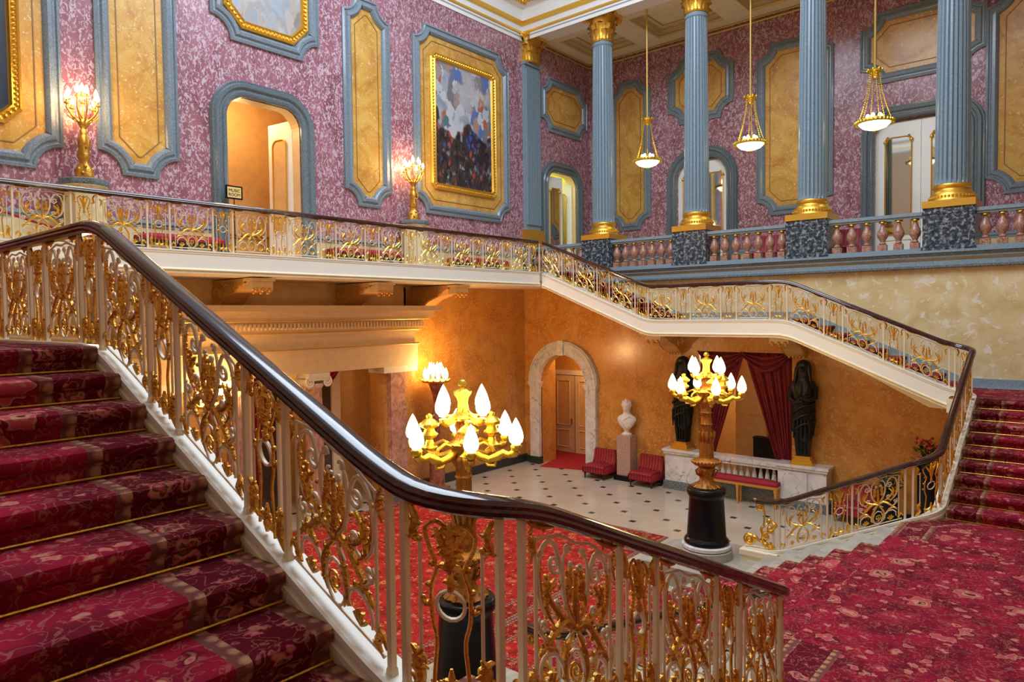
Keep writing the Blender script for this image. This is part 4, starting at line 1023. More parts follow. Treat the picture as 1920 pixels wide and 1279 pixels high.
for k in range(6):
    a=2*pi*k/6+radians(9.8); m=MB(); c_,s_=cos(a),sin(a)
    P=[(.10,2.80),(.20,2.74),(.30,2.72),(.40,2.76),(.46,2.80),(.52,2.78),(.585,2.80),(.60,2.83)]
    m.tube([(r*c_,r*s_,z) for r,z in P],[.035,.045,.040,.050,.040,.035,.045,.05],8)
    m.tube([(r*c_,r*s_,z) for r,z in [(.22,2.74),(.28,2.66),(.36,2.66),(.37,2.72),(.33,2.73)]],.018,6)
    m.tube([(r*c_,r*s_,z) for r,z in [(.15,2.86),(.24,2.90),(.33,2.86),(.35,2.81)]],.018,6)
    m.lathe([(.03,-.04),(.055,-.02),(.06,.02),(.05,.035)],(.60*c_,.60*s_,2.86),n=14)
    m.build('arm',M['brassg'],cd,smooth=50)
    if k in (1,3,5):
        m=MB(); m.lathe([(.05,0),(.085,.02),(.05,.05),(.035,.10),(.075,.13),(.095,.16),(.06,.19),(.05,.22),(.10,.25),(.105,.28),(.06,.32),(.03,.34),(.035,.37),(.01,.39)],(.40*c_,.40*s_,2.80),n=16,mod=lambda th,r,zz:r*(1+.07*cos(8*th))); m.build('urn_finial',M['brassg'],cd,smooth=50)
    shade(cd,.60*c_,.60*s_,2.885)
for k in range(4):
    a=pi/2*k+radians(-12.6); c_,s_=cos(a),sin(a); m=MB()
    m.tube([(r*c_,r*s_,z) for r,z in [(.08,3.17),(.17,3.14),(.25,3.13),(.295,3.15),(.30,3.18)]],[.04,.04,.045,.04,.04],8); m.build('arm',M['brassg'],cd,smooth=50)
    shade(cd,.30*c_,.30*s_,3.205)
c2=copy_tree(cd)
cd.rotation_euler=(0,0,radians(12)); cd.location=(-3.42,-3.0,ZS); cd['label']='left tall gilt candelabrum with flame-shaped glass shades, on black pedestal behind the near balusters'
c2.location=(-3.42,3.03,ZS); c2['label']='right tall gilt candelabrum on black round pedestal, standing before the curtained opening'

# ------------------------------------------------------------------ gallery torcheres
to=thing('torchere','gilt branched torchere','lamp',(0,0,0),'gallery torcheres')
def shr(m,k=.85): m.v=[(x*k,y*k,1.26+(z-1.14)*.80) for x,y,z in m.v]
m=MB(); m.lathe([(.36,0),(.36,.10),(.33,.12),(.33,1.13),(.36,1.15)],n=8); m.build('pedestal',M['palesienna'],to)
m=MB(); m.lathe([(.38,1.15),(.40,1.18),(.40,1.24),(.36,1.26)],n=8); m.build('granite_top',M['granite_dark'],to)
m=MB(); m.lathe([(.20,1.14),(.22,1.18),(.19,1.26),(.20,1.34),(.16,1.42),(.10,1.50),(.13,1.58),(.15,1.68),(.11,1.78),(.13,1.88),(.145,1.98),(.10,2.06),(.085,2.12),(.10,2.18),(.06,2.22),(.09,2.28),(.14,2.36),(.08,2.42)],n=20,mod=lambda th,r,z:r*(1+.12*cos(3*th+z*4)+.05*cos(7*th-z*9)))
for k in range(14): m.ball((.17*cos(k*2.4),.17*sin(k*2.4),1.18+.018*k),.045,n=6,m=4)
m.tube(bez([(.10,.02,0)[:2],(.16,.2),(.1,.3)],3) and [(.10,0,1.86),(.20,.02,1.80),(.22,.03,1.92),(.14,.03,2.10)],[.03,.028,.022,.018],6)
m.tube([(-.10,0,1.90),(-.19,.03,2.0),(-.15,.03,2.16)],[.03,.026,.02],6)
shr(m,.68); m.build('figure_stem',M['oldgold'],to,smooth=60)
m=MB(); F=MB(); spots=[]
for k in range(9):
    a=2*pi*k/9; R=.30 if k%2 else .24; z=2.78 if k%2 else 2.92; c_,s_=cos(a),sin(a)
    m.tube([(r*c_,r*s_,zz) for r,zz in [(.05,2.35),(.14,2.40),(R*.8,2.50),(R*1.05,2.62),(R,z-.10)]],[.022,.02,.016,.015,.012],6)
    m.tube([(r*c_*1.0-s_*.05,r*s_+c_*.05,zz) for r,zz in [(.14,2.42),(.22,2.44),(.28,2.52),(.24,2.56)]],[.014,.014,.01,.006],5)
    m.lathe([(.02,-.10),(.055,-.085),(.05,-.06),(.022,-.05),(.02,0)],(R*c_,R*s_,z),n=10); spots.append((R*c_,R*s_,z))
m.lathe([(.02,2.9),(.05,2.92),(.02,2.98),(.02,3.02)],n=10); spots.append((0,0,3.02))
shr(m); m.build('branches',M['oldgold'],to,smooth=60)
for s_ in spots:
    q=MB(); q.lathe([(.012,0),(.034,.03),(.036,.06),(.02,.11),(.002,.15)],(s_[0]*.85,s_[1]*.85,1.26+(s_[2]-1.14)*.80),n=10); q.build('candle_flame',M['flame'],to,smooth=True)
t2=copy_tree(to)
to.location=(XL+.40,-3.89,ZG); to['label']='left gallery torchere of gilt branches with candle flames, beside the dark painting'
t2.location=(XL+.40,3.565,ZG); t2['label']='right gallery torchere of gilt branches with candle flames, beside the big figure painting'

# lower hall torchere on red marble pedestal by the orange wall
def low_torch(x,y,lab):
    t=thing('hall_torchere',lab,'lamp',(0,0,0),'lower hall torcheres')
    m=MB(); m.box(-.24,.24,-.24,.24,0,.16); m.lathe([(.22,.16),(.2,.2),(.2,.95),(.24,1.0)],n=20); m.build('pedestal',M['redmarble'],t,smooth=40)
    m=MB(); m.lathe([(.16,1.0),(.10,1.1),(.07,1.3),(.10,1.5),(.13,1.75),(.09,1.9),(.05,1.95),(.06,2.1),(.10,2.3),(.17,2.48),(.20,2.52)],n=20,mod=lambda th,r,z:r*(1+.06*cos(8*th))); m.build('stem',M['redmarble'],t,smooth=50)
    m=MB(); m.lathe([(.20,2.52),(.34,2.54),(.36,2.58),(.33,2.60)],n=24)
    for k in range(14): m.ball((.36*cos(2*pi*k/14),.36*sin(2*pi*k/14),2.59),.03,n=6,m=4)
    m.build('crown',M['gold'],t,smooth=50)
    for k in range(12):
        R=.28 if k%2 else .15; a=2*pi*k/12; q=MB(); q.lathe([(.02,0),(.05,.05),(.052,.10),(.03,.18),(.003,.25)],(R*cos(a),R*sin(a),2.62+(.12 if k%2==0 else 0)),n=10); q.build('glass_flame',M['flame'],t,smooth=True)
    t.location=(x,y,Z0); t.scale=(1,1,1.13); return t
low_torch(-11.2,3.95,'glowing torchere on red marble pedestal against the orange wall, behind the left candelabrum')
low_torch(-11.2,-1.9,'glowing torchere seen through the near stair balusters at left')
# ------------------------------------------------------------------ arch with door beyond
t=thing('arch_surround','pale marble arch surround with imposts around the ground floor doorway','arch',((AX0+AX1)/2,YR,Z0))
cx=(AX0+AX1)/2; OW=.40
m=MB(); pl=[(cx-(ar+OW)*cos(pi*i/28),ASP+(ar+OW)*sin(pi*i/28)) for i in range(29)]+[(cx+ar*cos(pi*i/28),ASP+ar*sin(pi*i/28)) for i in range(29)]
m.prism(pl,mR,.0,.15)
for r,d in ((ar+.02,.165),(ar+OW-.05,.175),(ar+OW*.55,.16)): m.tube([mR(cx-r*cos(pi*i/28),ASP+r*sin(pi*i/28),d-.01) for i in range(29)],.022,5)
m.build('arch_ring',M['white_marble'] if False else M['palemarble'] if 'palemarble' in M else M['white_marble'],t)
for s in (-1,1):
    x0,x1=sorted((cx+s*ar,cx+s*(ar+OW-.05)))
    m=MB(); m.box(x0,x1,YR-.15,YR,Z0+.22,ASP-.16); m.build('jamb',M['white_marble'],t)
    m=MB(); m.box(x0-.05,x1+.05,YR-.20,YR,ASP-.06,ASP+.0); m.box(x0-.03,x1+.03,YR-.18,YR,ASP-.12,ASP-.06); m.box(x0-.01,x1+.01,YR-.16,YR,ASP-.17,ASP-.12); m.build('impost',M['white_marble'],t)
    m=MB(); m.box(x0-.03,x1+.03,YR-.18,YR+.0,Z0,Z0+.22); m.build('base_block',M['skirt'],t)
m=MB(); m.box(cx-.10,cx+.10,YR-.21,YR-.1,ASP+ar-.02,ASP+ar+OW+.02); m.build('keystone',M['white_marble'],t)
# passage behind the arch
m=MB(); m.box(AX0-.30,AX0+.0,YR+.25,9.15,Z0,2.2); m.box(AX0-1.5,AX0-.3,9.05,9.15,Z0,2.2); m.box(AX0-1.6,AX0-1.5,9.05,10.4,Z0,2.2); m.box(AX1,AX1+.04,YR+.25,10.4,Z0,2.2); m.box(AX0-1.6,AX1+.6,10.4,10.5,Z0,2.4); m.box(AX0-1.6,AX1+.1,YR+.25,10.4,2.2,2.3); struct(m.build('wall_passage',M['orange']))
m=MB(); m.prism([(AX0+.25,YR-.45),(AX1-.02,YR-.02),(AX1-.02,10.28),(AX0-1.45,10.28),(AX0-1.45,9.2),(AX0+.02,9.2),(AX0+.02,YR+.5)],lambda a,b,d:(a,b,d),Z0,Z0+.015); tag(m.build('passage_carpet',M['hallcarpet_plain'] if 'hallcarpet_plain' in M else M['redplain']),'plain scarlet carpet running through the arch towards the panelled doors','carpet')
for i,(x,l) in enumerate(((-12.20,'left leaf of the cream panelled doors seen through the marble arch'),(-11.33,'right leaf of the cream panelled doors seen through the marble arch'))):
    d=thing('panelled_door',l,'door',(0,0,0)); w=.83
    m=MB(); m.box(0,w,-.03,.03,0,2.55); m.build('door_panel',M['lamplit_cream'],d)
    for z0,z1 in ((.95,2.35),(.22,.72)):
        m=MB(); m.box(.2,w-.2,-.04,-.03,z0,z1); p=m.build('panel_inset',M['roomwall'],d)
        m=MB(); q=[(.17,z0-.03),(w-.17,z0-.03),(w-.17,z1+.03),(.17,z1+.03)]; m.tube([(a,-.045,b) for a,b in q+[q[0]]],.025,4); m.build('panel_moulding',M['lamplit_cream'],d)
    m=MB(); m.box(w-.1,w-.05,-.09,-.03,1.0,1.14); m.build('door_handle',M['gold'],d)
    d.location=(x,10.33,Z0)
m=MB(); m.box(-12.3,-10.4,10.28,10.4,Z0+2.57,Z0+2.72); struct(m.build('trim_door_head',M['cream']))

# ------------------------------------------------------------------ curtained opening with caryatids
m=MB(); m.box(-7.0,-2.8,11.2,11.3,Z0,2.4); m.box(-7.1,-7.0,YR+.25,11.3,Z0,2.4); m.box(-2.8,-2.7,YR+.25,11.3,Z0,2.4); m.box(-7.1,-2.7,YR+.25,11.3,2.3,2.4); struct(m.build('wall_alcove',M['roomwall']))
m=MB(); m.box(-5.6,-4.78,9.55,9.62,Z0,2.3); m.box(-5.6,-4.78,9.50,9.55,.22,.28); m.box(-4.82,-4.76,9.50,9.62,Z0,2.3); struct(m.build('wall_alcove_pier',M['roomwall']))
t=thing('draped_table','black cloth covered box behind the white balustrade, under the right curtain','table',(-4.5,9.3,Z0))
m=MB(); m.box(-5.03,-3.85,9.3,10.1,Z0,-.38); m.build('black_cloth',M['black'],t)
m=MB(); m.box(-5.05,-3.83,9.28,10.12,-.38,-.35); m.build('cloth_top',M['black'],t)
t=thing('brass_rail','low brass rail with a dark rod on the draped table','rail',(-4.5,9.7,-.35))
m=MB(); m.tube([(-4.95,9.7,-.16),(-3.9,9.7,-.14)],.014,8); m.tube([(-4.8,9.7,-.36),(-4.8,9.7,-.1)],.014,8); m.tube([(-4.05,9.7,-.36),(-4.05,9.7,-.12)],.014,8); m.ball((-4.95,9.7,-.15),.03); m.build('rail_bar',M['oldgold'],t,smooth=True)
def curtain(x0,x1,ztop,side,label):
    # falls from the full half width at the top, drawn back to one side below
    t=thing('curtain',label,'curtain',((x0+x1)/2,YR+.0,ztop),'window curtains')
    m=MB(); n=60; rows=[]
    for i in range(25):
        s_=i/24; z=ztop-(ztop+.80)*s_
        edge=x1 if side<0 else x0; fix=x0 if side<0 else x1
        k=(1-s_)**1.0; wdt=(.30+.70*k)*(x1-x0)
        row=[]
        for j in range(n+1):
            q=j/n; x=fix+(-side)*wdt*q; y=YR+.06+.035*sin(q*2*pi*9+s_*1.5)*(.6+.4*s_)+.02*sin(q*31)
            row.append((x,y,z))
        rows.append(row)
    m.loft(rows,False,False); o=m.build('cloth',M['drape'],t,smooth=True)
    md=o.modifiers.new('thickness','SOLIDIFY'); md.thickness=.012
    return t
curtain(-6.10,-4.94,1.88,-1,'left dark red curtain drawn back beside the left black caryatid')
curtain(-4.94,-3.78,1.88,1,'right dark red curtain drawn back beside the right black caryatid')
def swag(x0,x1,z,drop,y,label,mat,name='curtain_swag',group='swags'):
    t=thing(name,label,'curtain',((x0+x1)/2,y,z),group); m=MB(); rows=[]
    for i in range(15):
        s_=i/14; row=[]
        for j in range(33):
            q=j/32; x=x0+(x1-x0)*q; sg=drop*(1-(2*q-1)**2)*(.25+.75*s_)+.05*s_
            row.append((x,y-.05-.04*sin(s_*16+3*abs(2*q-1)),z-sg))
        rows.append(row)
    m.loft(rows,False,False); o=m.build('cloth',mat,t,smooth=True); md=o.modifiers.new('thickness','SOLIDIFY'); md.thickness=.012
swag(-6.12,-4.89,1.90,.44,YR-.0,'left dark red swag hanging over the curtained opening',M['drape'])
swag(-4.99,-3.77,1.90,.44,YR-.02,'right dark red swag hanging over the curtained opening',M['drape'])
def caryatid(x,y,label,turn=0):
    t=thing('caryatid',label,'statue',(0,0,0),'black caryatids')
    m=MB(); 
    for z0,z1,w in ((0,.06,.23),(.06,.12,.20),(.12,.19,.165)): m.box(-w,w,-w*.8,w*.8,z0,z1)
    m.build('gilt_plinth',M['gold'],t)
    # tapering herm shaft, square section
    m=MB(); m.loft([[(i*w,j*w*.8,z) for i,j in ((-1,-1),(1,-1),(1,1),(-1,1))] for z,w in ((.19,.125),(.5,.150),(.80,.175))])
    for i in (-1,0,1): m.box(i*.07-.012,i*.07+.012,-.150,-.10,.25,.62)
    m.build('herm_shaft',M['bronze'],t)
    rings=[]; spec=[(.56,.14,.13),(.60,.20,.165),(.70,.225,.18),(.82,.235,.185),(.98,.240,.19),(1.15,.232,.195),(1.30,.225,.20),(1.42,.222,.205),(1.54,.232,.205),(1.64,.250,.20),(1.71,.252,.185),(1.77,.225,.165),(1.82,.175,.15),(1.87,.150,.15),(1.93,.150,.16),(2.0,.155,.168),(2.08,.153,.168),(2.15,.135,.15),(2.21,.095,.105),(2.24,.02,.02)]
    for z,a,b in spec:
        r=[]
        for j in range(64):
            th=2*pi*j/64; f=1
            if z<1.78: f+=.050*sin(th*8+z*6)+.030*sin(th*13-z*9)+(.04*sin(th*3+z*5) if z<.9 else 0)
            else: f+=.018*sin(th*9)
            sx=a*f*cos(th); sy=b*f*sin(th); zz=z
            if z<.62: zz=z+.10*sin(th*2+.8)
            if sin(th)<-.55 and 1.9<z<2.13: sy*=.72
            r.append((sx,sy,zz))
        rings.append(r)
    m=MB(); m.loft(rings)
    # crossing swathes of drapery, arms folded under
    for k in range(4):
        z=.85+.19*k; m.tube([(.24*cos(a),-.02+.21*sin(a),z+.12*cos(a)+.02*sin(3*a)) for a in [radians(180+i*15) for i in range(13)]],[.02+.012*sin(pi*i/12) for i in range(13)],6)
    for k in range(5):
        x0=-.14+.07*k; m.tube([(x0,-.20,1.0),(x0*1.1+.01,-.21,.80),(x0*1.15,-.18,.58-.07*(k%2))],[.022,.026,.012],6)
    m.tube([(.23,0,1.66),(.25,-.10,1.45),(.14,-.21,1.40),(-.02,-.235,1.46)],[.07,.065,.055,.045],8)
    m.tube([(-.23,0,1.66),(-.25,-.10,1.42),(-.12,-.21,1.34),(.04,-.235,1.38)],[.07,.065,.055,.045],8)
    for i in range(4): m.tube([(-.02-.008*i,-.235,1.475-.022*i),(-.06,-.25,1.48-.022*i),(-.095,-.24,1.478-.022*i)],[.012,.012,.009],5)
    m.build('draped_body',M['bronze'],t,smooth=60)
    h=MB(); h.ball((0,-.065,2.03),.088,(.85,.85,1.25),n=16,m=12); h.tube([(0,-.155,2.09),(0,-.172,2.05),(0,-.16,2.035)],[.012,.018,.012],6)
    for s in (-1,1): h.ball((s*.03,-.143,2.085),.014); 
    h.tube([(-.02,-.150,2.005),(0,-.156,2.008),(.02,-.150,2.005)],.007,5); h.tube([(0,-.05,1.86),(0,-.05,2.0)],.06,10)
    h.build('face',M['bronze'],t,smooth=True)
    for s in (-1,1):
        v=MB(); v.tube([(s*.09,-.05,2.17),(s*.125,-.08,2.04),(s*.14,-.08,1.9),(s*.16,-.12,1.74)],[.03,.038,.04,.015],8); v.build('veil_fold',M['bronze'],t,smooth=True)
    t.location=(x,y,-.655); t.rotation_euler=(0,0,radians(turn)); t.scale=(1.08,1.08,1.08); return t
caryatid(-6.43,8.17,'left black bronze caryatid on a small gilt plinth, behind the right candelabrum',-6)
caryatid(-3.42,8.17,'right black bronze draped caryatid on a small gilt plinth, right of the curtains',6)
# marble plinths and balustrade below
for x0,x1,l in ((-6.86,-5.75,'left white marble block under the left caryatid'),(-3.93,-2.86,'right white marble block under the right caryatid')):
    t=thing('marble_plinth',l,'plinth',((x0+x1)/2,8.2,Z0))
    m=MB(); m.box(x0,x1,8.00,8.415,Z0+.22,-.80); m.box(x0+.58 if x0<-5 else x0-.0,x1 if x0<-5 else x0+.0+.66,7.965,8.00,Z0+.22,-.82); m.build('block',M['white_marble'],t)
    m=MB(); m.box(x0-.06,x1+.06,7.93,8.415,-.715,-.655); m.box(x0-.03,x1+.03,7.96,8.415,-.78,-.715); m.build('cap',M['white_marble'],t)
    m=MB(); m.box(x0-.03,x1+.03,7.96,8.415,Z0,Z0+.22); m.build('base',M['granite_dark'],t)
t=thing('marble_balustrade','white marble balustrade between the two caryatid blocks, behind the red bench','balustrade',(-4.8,8.2,Z0))
m=MB(); m.box(-5.75,-3.93,8.02,8.38,-.78,-.67); m.box(-5.75,-3.93,8.05,8.36,-.85,-.78); m.build('coping',M['white_marble'],t)
m=MB(); m.box(-5.75,-3.93,8.03,8.38,Z0,Z0+.36); m.build('plinth',M['granite_dark'],t)
for i in range(12):
    x=-5.68+1.74*i/11; m=MB(); m.lathe([(.058,0),(.058,.05),(.037,.08),(.058,.17),(.062,.22),(.048,.32),(.032,.40),(.032,.45),(.052,.49)],(x,8.2,Z0+.36),n=12); m.build('baluster',M['white_marble'],t,smooth=40)
# bench
def bench(name,label,x0,x1,y0,y1,zt,legs,matl,matc,leg_h,group,axis='x',base=Z0):
    t=thing(name,label,'bench',((x0+x1)/2,(y0+y1)/2,base),group)
    m=MB(); 
    n=10; rings=[]
    for i in range(n+1):
        s_=i/n; e=.03*(1-(2*abs(s_-.5))**8)
        if axis=='x': x=x0+(x1-x0)*s_; rings.append([(x,y0,zt-.09),(x,y0-.005,zt-.03),(x,y0+.04,zt+e),(x,y1-.04,zt+e),(x,y1+.005,zt-.03),(x,y1,zt-.09)])
        else: y=y0+(y1-y0)*s_; rings.append([(x0,y,zt-.09),(x0-.005,y,zt-.03),(x0+.04,y,zt+e),(x1-.04,y,zt+e),(x1+.005,y,zt-.03),(x1,y,zt-.09)])
    m.loft(rings); m.build('cushion',matc,t,smooth=40)
    k=int((x1-x0 if axis=='x' else y1-y0)/.11); b=MB()
    for i in range(k):
        for j in (.3,.7):
            if axis=='x': b.ball((x0+(x1-x0)*(i+.5)/k,y0+(y1-y0)*j,zt+.025),.016,n=6,m=4)
            else: b.ball((x0+(x1-x0)*j,y0+(y1-y0)*(i+.5)/k,zt+.025),.016,n=6,m=4)
    b.build('tufting',matc,t)
    m=MB(); m.box(x0,x1,y0,y1,zt-.15,zt-.09); m.build('seat_rail',matl,t)
    for lx,ly in legs:
        m=MB(); m.loft([[(lx+i*w,ly+j*w,z) for i,j in ((-1,-1),(1,-1),(1,1),(-1,1))] for z,w in ((base,.016),(base+.02,.022),(zt-.24,.026),(zt-.22,.034),(zt-.15,.034))]); m.build('leg',matl,t)
    return t
zt=-1.10
bench('bench','long red tufted bench with gilded wooden legs in front of the white balustrade',-5.72,-3.86,7.70,7.98,zt,[(x,y) for x in (-5.68,-4.80,-3.90) for y in (7.74,7.94)],M['gildwood'],M['redfab'],.4,None)
for i,(y0,y1,l) in enumerate(((-3.03,-1.50,'left red gallery bench seen through the gilt balusters'),(1.1,3.08,'middle red gallery bench right of the open doorway'),(4.98,7.08,'right red gallery bench under the big figure painting'))):
    bench('bench',l,XL+.12,XL+.55,y0,y1,ZG+.42,[(x,y) for y in (y0+.06,(y0+y1)/2,y1-.06) for x in (XL+.16,XL+.51)],M['darkwood'],M['redfab'],.3,'red gallery benches','y',ZG)
# slipper chairs
def slipper(name,label,loc,rz=0,group=None):
    t=thing(name,label,'chair',(0,0,0),group)
    m=MB(); W2=.36
    rings=[]
    for y,zt_ in ((-.36,.30),(-.385,.33),(-.36,.375),(-.2,.385),(0,.38),(.22,.37)):
        rings.append([(-W2,y,.165),(-W2-.01,y,.26),(-W2+.03,y,zt_),(-.12,y,zt_+.012),(.12,y,zt_+.012),(W2-.03,y,zt_),(W2+.01,y,.26),(W2,y,.165)])
    m.loft(rings); m.build('seat',M['stripe'],t,smooth=50)
    m=MB(); rings=[]
    for i in range(9):
        s_=i/8; z=.30+.46*s_; wv=W2*(1-.04*s_)*(1 if s_<.9 else .93); y=.14+.10*s_+.03*sin(pi*s_); th=.075*(1-.35*s_)
        rings.append([(-wv,y-th*.6,z),(-wv*.5,y-th,z),(wv*.5,y-th,z),(wv,y-th*.6,z),(wv,y+th*.8,z),(0,y+th,z),(-wv,y+th*.8,z)])
    m.loft(rings); m.build('backrest',M['stripe'],t,smooth=50)
    m=MB()
    for i in range(6): m.ball((-.28+.112*i,.075,.42),.022,n=6,m=4)
    m.build('tufting',M['stripe'],t)
    for x in (-.31,.31):
        for y in (-.33,.20):
            m=MB(); m.lathe([(.012,0),(.018,.02),(.024,.09),(.034,.14),(.036,.17)],(x,y,0),n=10); m.build('leg',M['darkwood'],t,smooth=True)
    t.location=loc; t.rotation_euler=(0,0,rz); return t
a=slipper('slipper_chair','low red striped armless chair between the marble arch and the bust pedestal',(-8.85,8.00,Z0),radians(0),'red slipper chairs')
for loc,l in (((-7.40,8.02,Z0),'low red striped armless chair between the bust pedestal and left marble block'),((-2.25,7.95,Z0),'low red striped armless chair right of the right marble block, behind the far stair foot')):
    c=copy_tree(a); c.location=loc; c['label']=l
for loc,l in (((-4.85,9.9,ZG),'red chair behind the middle of the second colonnade balustrade'),((-3.05,9.9,ZG),'red chair behind the third column pedestal')):
    c=copy_tree(a); c.location=loc; c.scale=(1,1,1.15); c['label']=l; c['group']='red corridor chairs'
# bust on pedestal
t=thing('bust_pedestal','square pinkish granite pedestal on black foot holding the white bust','pedestal',(-8.13,8.2,Z0))
m=MB(); m.box(-8.34,-7.92,8.02,8.38,Z0+.14,-.47); m.build('shaft',M['redgranite'] if False else M['pinkgranite'],t)
m=MB(); m.box(-8.41,-7.85,7.96,8.40,Z0,Z0+.14); m.build('foot',M['blackm'],t)
t=thing('bust','white marble bust of a draped man with short curly hair, on the granite pedestal','statue',(0,0,0))
m=MB(); m.lathe([(.13,0),(.14,.03),(.10,.06),(.06,.09),(.07,.13),(.09,.15)],n=24); m.build('socle',M['bustmarble'],t,smooth=40)
rings=[]
for z,a_,b_,dy in ((.14,.06,.05,0),(.17,.10,.08,0),(.22,.16,.11,-.01),(.30,.215,.125,-.01),(.37,.245,.13,0),(.43,.25,.125,0),(.48,.22,.11,.01),(.52,.15,.09,.01),(.55,.095,.09,.01),(.60,.082,.082,.005),(.65,.085,.085,0)):
    rings.append([(a_*(1+.03*sin(th*6+z*20))*cos(th),dy+b_*(1+.05*sin(th*9+z*14))*sin(th),z) for th in [2*pi*j/40 for j in range(40)]])
m=MB(); m.loft(rings)
for k in range(6): m.tube([(-.20+.03*k,-.06-.015*k,.46-.02*k),(-.08+.02*k,-.135,.38-.03*k),(.08,-.125,.28-.018*k),(.16-.015*k,-.08,.22)],[.014,.02,.016,.008],6)
m.tube([(.24,0,.42),(.10,-.10,.50),(-.02,-.12,.42),(-.10,-.11,.28)],[.03,.03,.03,.015],7)
m.build('draped_shoulders',M['bustmarble'],t,smooth=60)
m=MB(); rings=[]
HP=[(0,.045),(.06,.055),(.12,.062),(.22,.070),(.35,.076),(.5,.080),(.65,.082),(.78,.077),(.88,.064),(.95,.044),(1,.008)]
for s_,w in HP:
    w*=1.38; z=.60+.30*s_; row=[]
    for j in range(28):
        th=2*pi*j/28; x=w*cos(th); y=w*1.20*sin(th)
        if sin(th)<-.55 and abs(cos(th))<.34:
            if .3<s_<.56: y-=.022*(1-abs(cos(th))/.34)
            if .05<s_<.15: y-=.016
            if .2<s_<.25: y-=.010
        if sin(th)<-.4 and .25<abs(cos(th))<.62 and .45<s_<.6: y+=.012
        row.append((x,y,z))
    rings.append(row)
m.loft(rings)
for s in (-1,1): m.ball((s*.112,.0,.745),.026,(.45,.8,1.25))
m.build('head',M['bustmarble'],t,smooth=60)
m=MB(); random.seed(3)
for i in range(90):
    a_=random.uniform(0,2*pi); z=random.uniform(.76,.91); s_=(z-.60)/.30; w=next((w0+(w1-w0)*(s_-a0)/(a1-a0) for (a0,w0),(a1,w1) in zip(HP,HP[1:]) if a0<=s_<=a1),.02)
    if sin(a_)<-.35 and z<.85: continue
    w*=1.36; m.ball((w*cos(a_),w*1.2*sin(a_),z),.023,n=6,m=4)
m.build('curly_hair',M['bustmarble'],t,smooth=True)
t.location=(-8.13,8.2,-.47); t.scale=(1.07,)*3; t.rotation_euler=(0,0,radians(12))

# ------------------------------------------------------------------ scrolled console brackets
def console(name,label,fn,w,group):
    # fn(u along wall, v outwards, z) ; hangs below a soffit at z=0
    t=thing('console_bracket',label,'bracket',fn(0,0,0),group)
    m=MB(); prof=[(0,0),(1.02,0),(1.02,-.07),(.90,-.10),(.80,-.20),(.62,-.26),(.42,-.34),(.24,-.47),(.10,-.54),(.0,-.50)]
    m.prism(prof,lambda v,z,d: fn(d,v,z),-w/2,w/2); m.build('body',M['carved'],t)
    for s in (-1,1):
        m=MB(); F=lambda v,z,o=.012: fn(s*(w/2+o),v,z)
        def sp(cv,cz,r,n=26,tn=2.0,st=0,dr=1): return [F(cv+r*(1-.85*i/n)*cos(st+dr*2*pi*tn*i/n),cz+r*(1-.85*i/n)*sin(st+dr*2*pi*tn*i/n)) for i in range(n+1)]
        m.tube(sp(.22,-.24,.19),.022,6); m.tube(sp(.70,-.14,.08,16,1.5,pi),.016,6)
        m.tube([F(.10,-.50),F(.30,-.42),F(.50,-.28),F(.72,-.22),F(.90,-.10)],.022,6)
        m.tube([F(.42,-.10),F(.48,-.20),F(.58,-.10),F(.66,-.06)],.018,6)
        for k in range(9): m.ball(F(.40+.05*k,-.335+.026*k,.01),.022,n=6,m=4)
        for k in range(6): m.ball(F(.36+.04*k,-.07-.02*(k%3),.008),.022,n=6,m=4)
        m.build('gilt_scroll',M['carvegold'],t,smooth=True)
    m=MB()
    def bx(u0,u1,v0,v1,z0,z1,mm=m):
        P=[fn(u,v,z) for z in (z0,z1) for u,v in ((u0,v0),(u1,v0),(u1,v1),(u0,v1))]; mm.add(P,[(0,3,2,1),(4,5,6,7),(0,1,5,4),(1,2,6,5),(2,3,7,6),(3,0,4,7)])
    bx(-w/2-.03,w/2+.03,.98,1.20,-.05,0); bx(-w/2,w/2,.98,1.17,-.19,-.05); m.build('end_block',M['lamplit_cream'],t)
    m=MB()
    for k in range(3):
        u=-w/2+w*(k+.5)/3; c=fn(u,1.18,-.19); m.ball(c,.045,n=10,m=6); 
        c=fn(u,1.12,-.235); m.ball(c,.035,n=8,m=5)
    for k in range(5): m.ball(fn(-w/2+w*(k+.5)/5,.08,-.55),.035,n=8,m=5)
    m.build('gilt_drop_row',M['carvegold'],t,smooth=True)
M['carved']=plain('ochre_carving',(.60,.34,.11),.5,bump=.3,bs=30); M['carvegold']=plain('ochre_gilding',(.70,.38,.08),.38,metal=.45)
for y,l in ((-1.35,'left scrolled console under the gallery, above the curtained screen'),(1.60,'middle scrolled console under the gallery'),(4.0,'right scrolled console under the gallery, where the orange wall begins')):
    console('c',l,lambda u,v,z,y=y:(XL+v*1.40,y+u,3.62+z*1.15),.43,'gallery consoles')
for x,l in ((-6.74,'left scrolled console under the far middle landing, behind the right candelabrum'),(-3.63,'right scrolled console under the far middle landing, above the right caryatid')):
    console('c',l,lambda u,v,z,x=x:(x+u,YR-.03-v*1.08,2.36+z*1.0),.42,'landing consoles')
m=MB(); m.box(XC-.3,XB+.1,6.66,YR,ZM-.33,ZM-.20); struct(m.build('ceiling_landing_soffit',M['cream']))

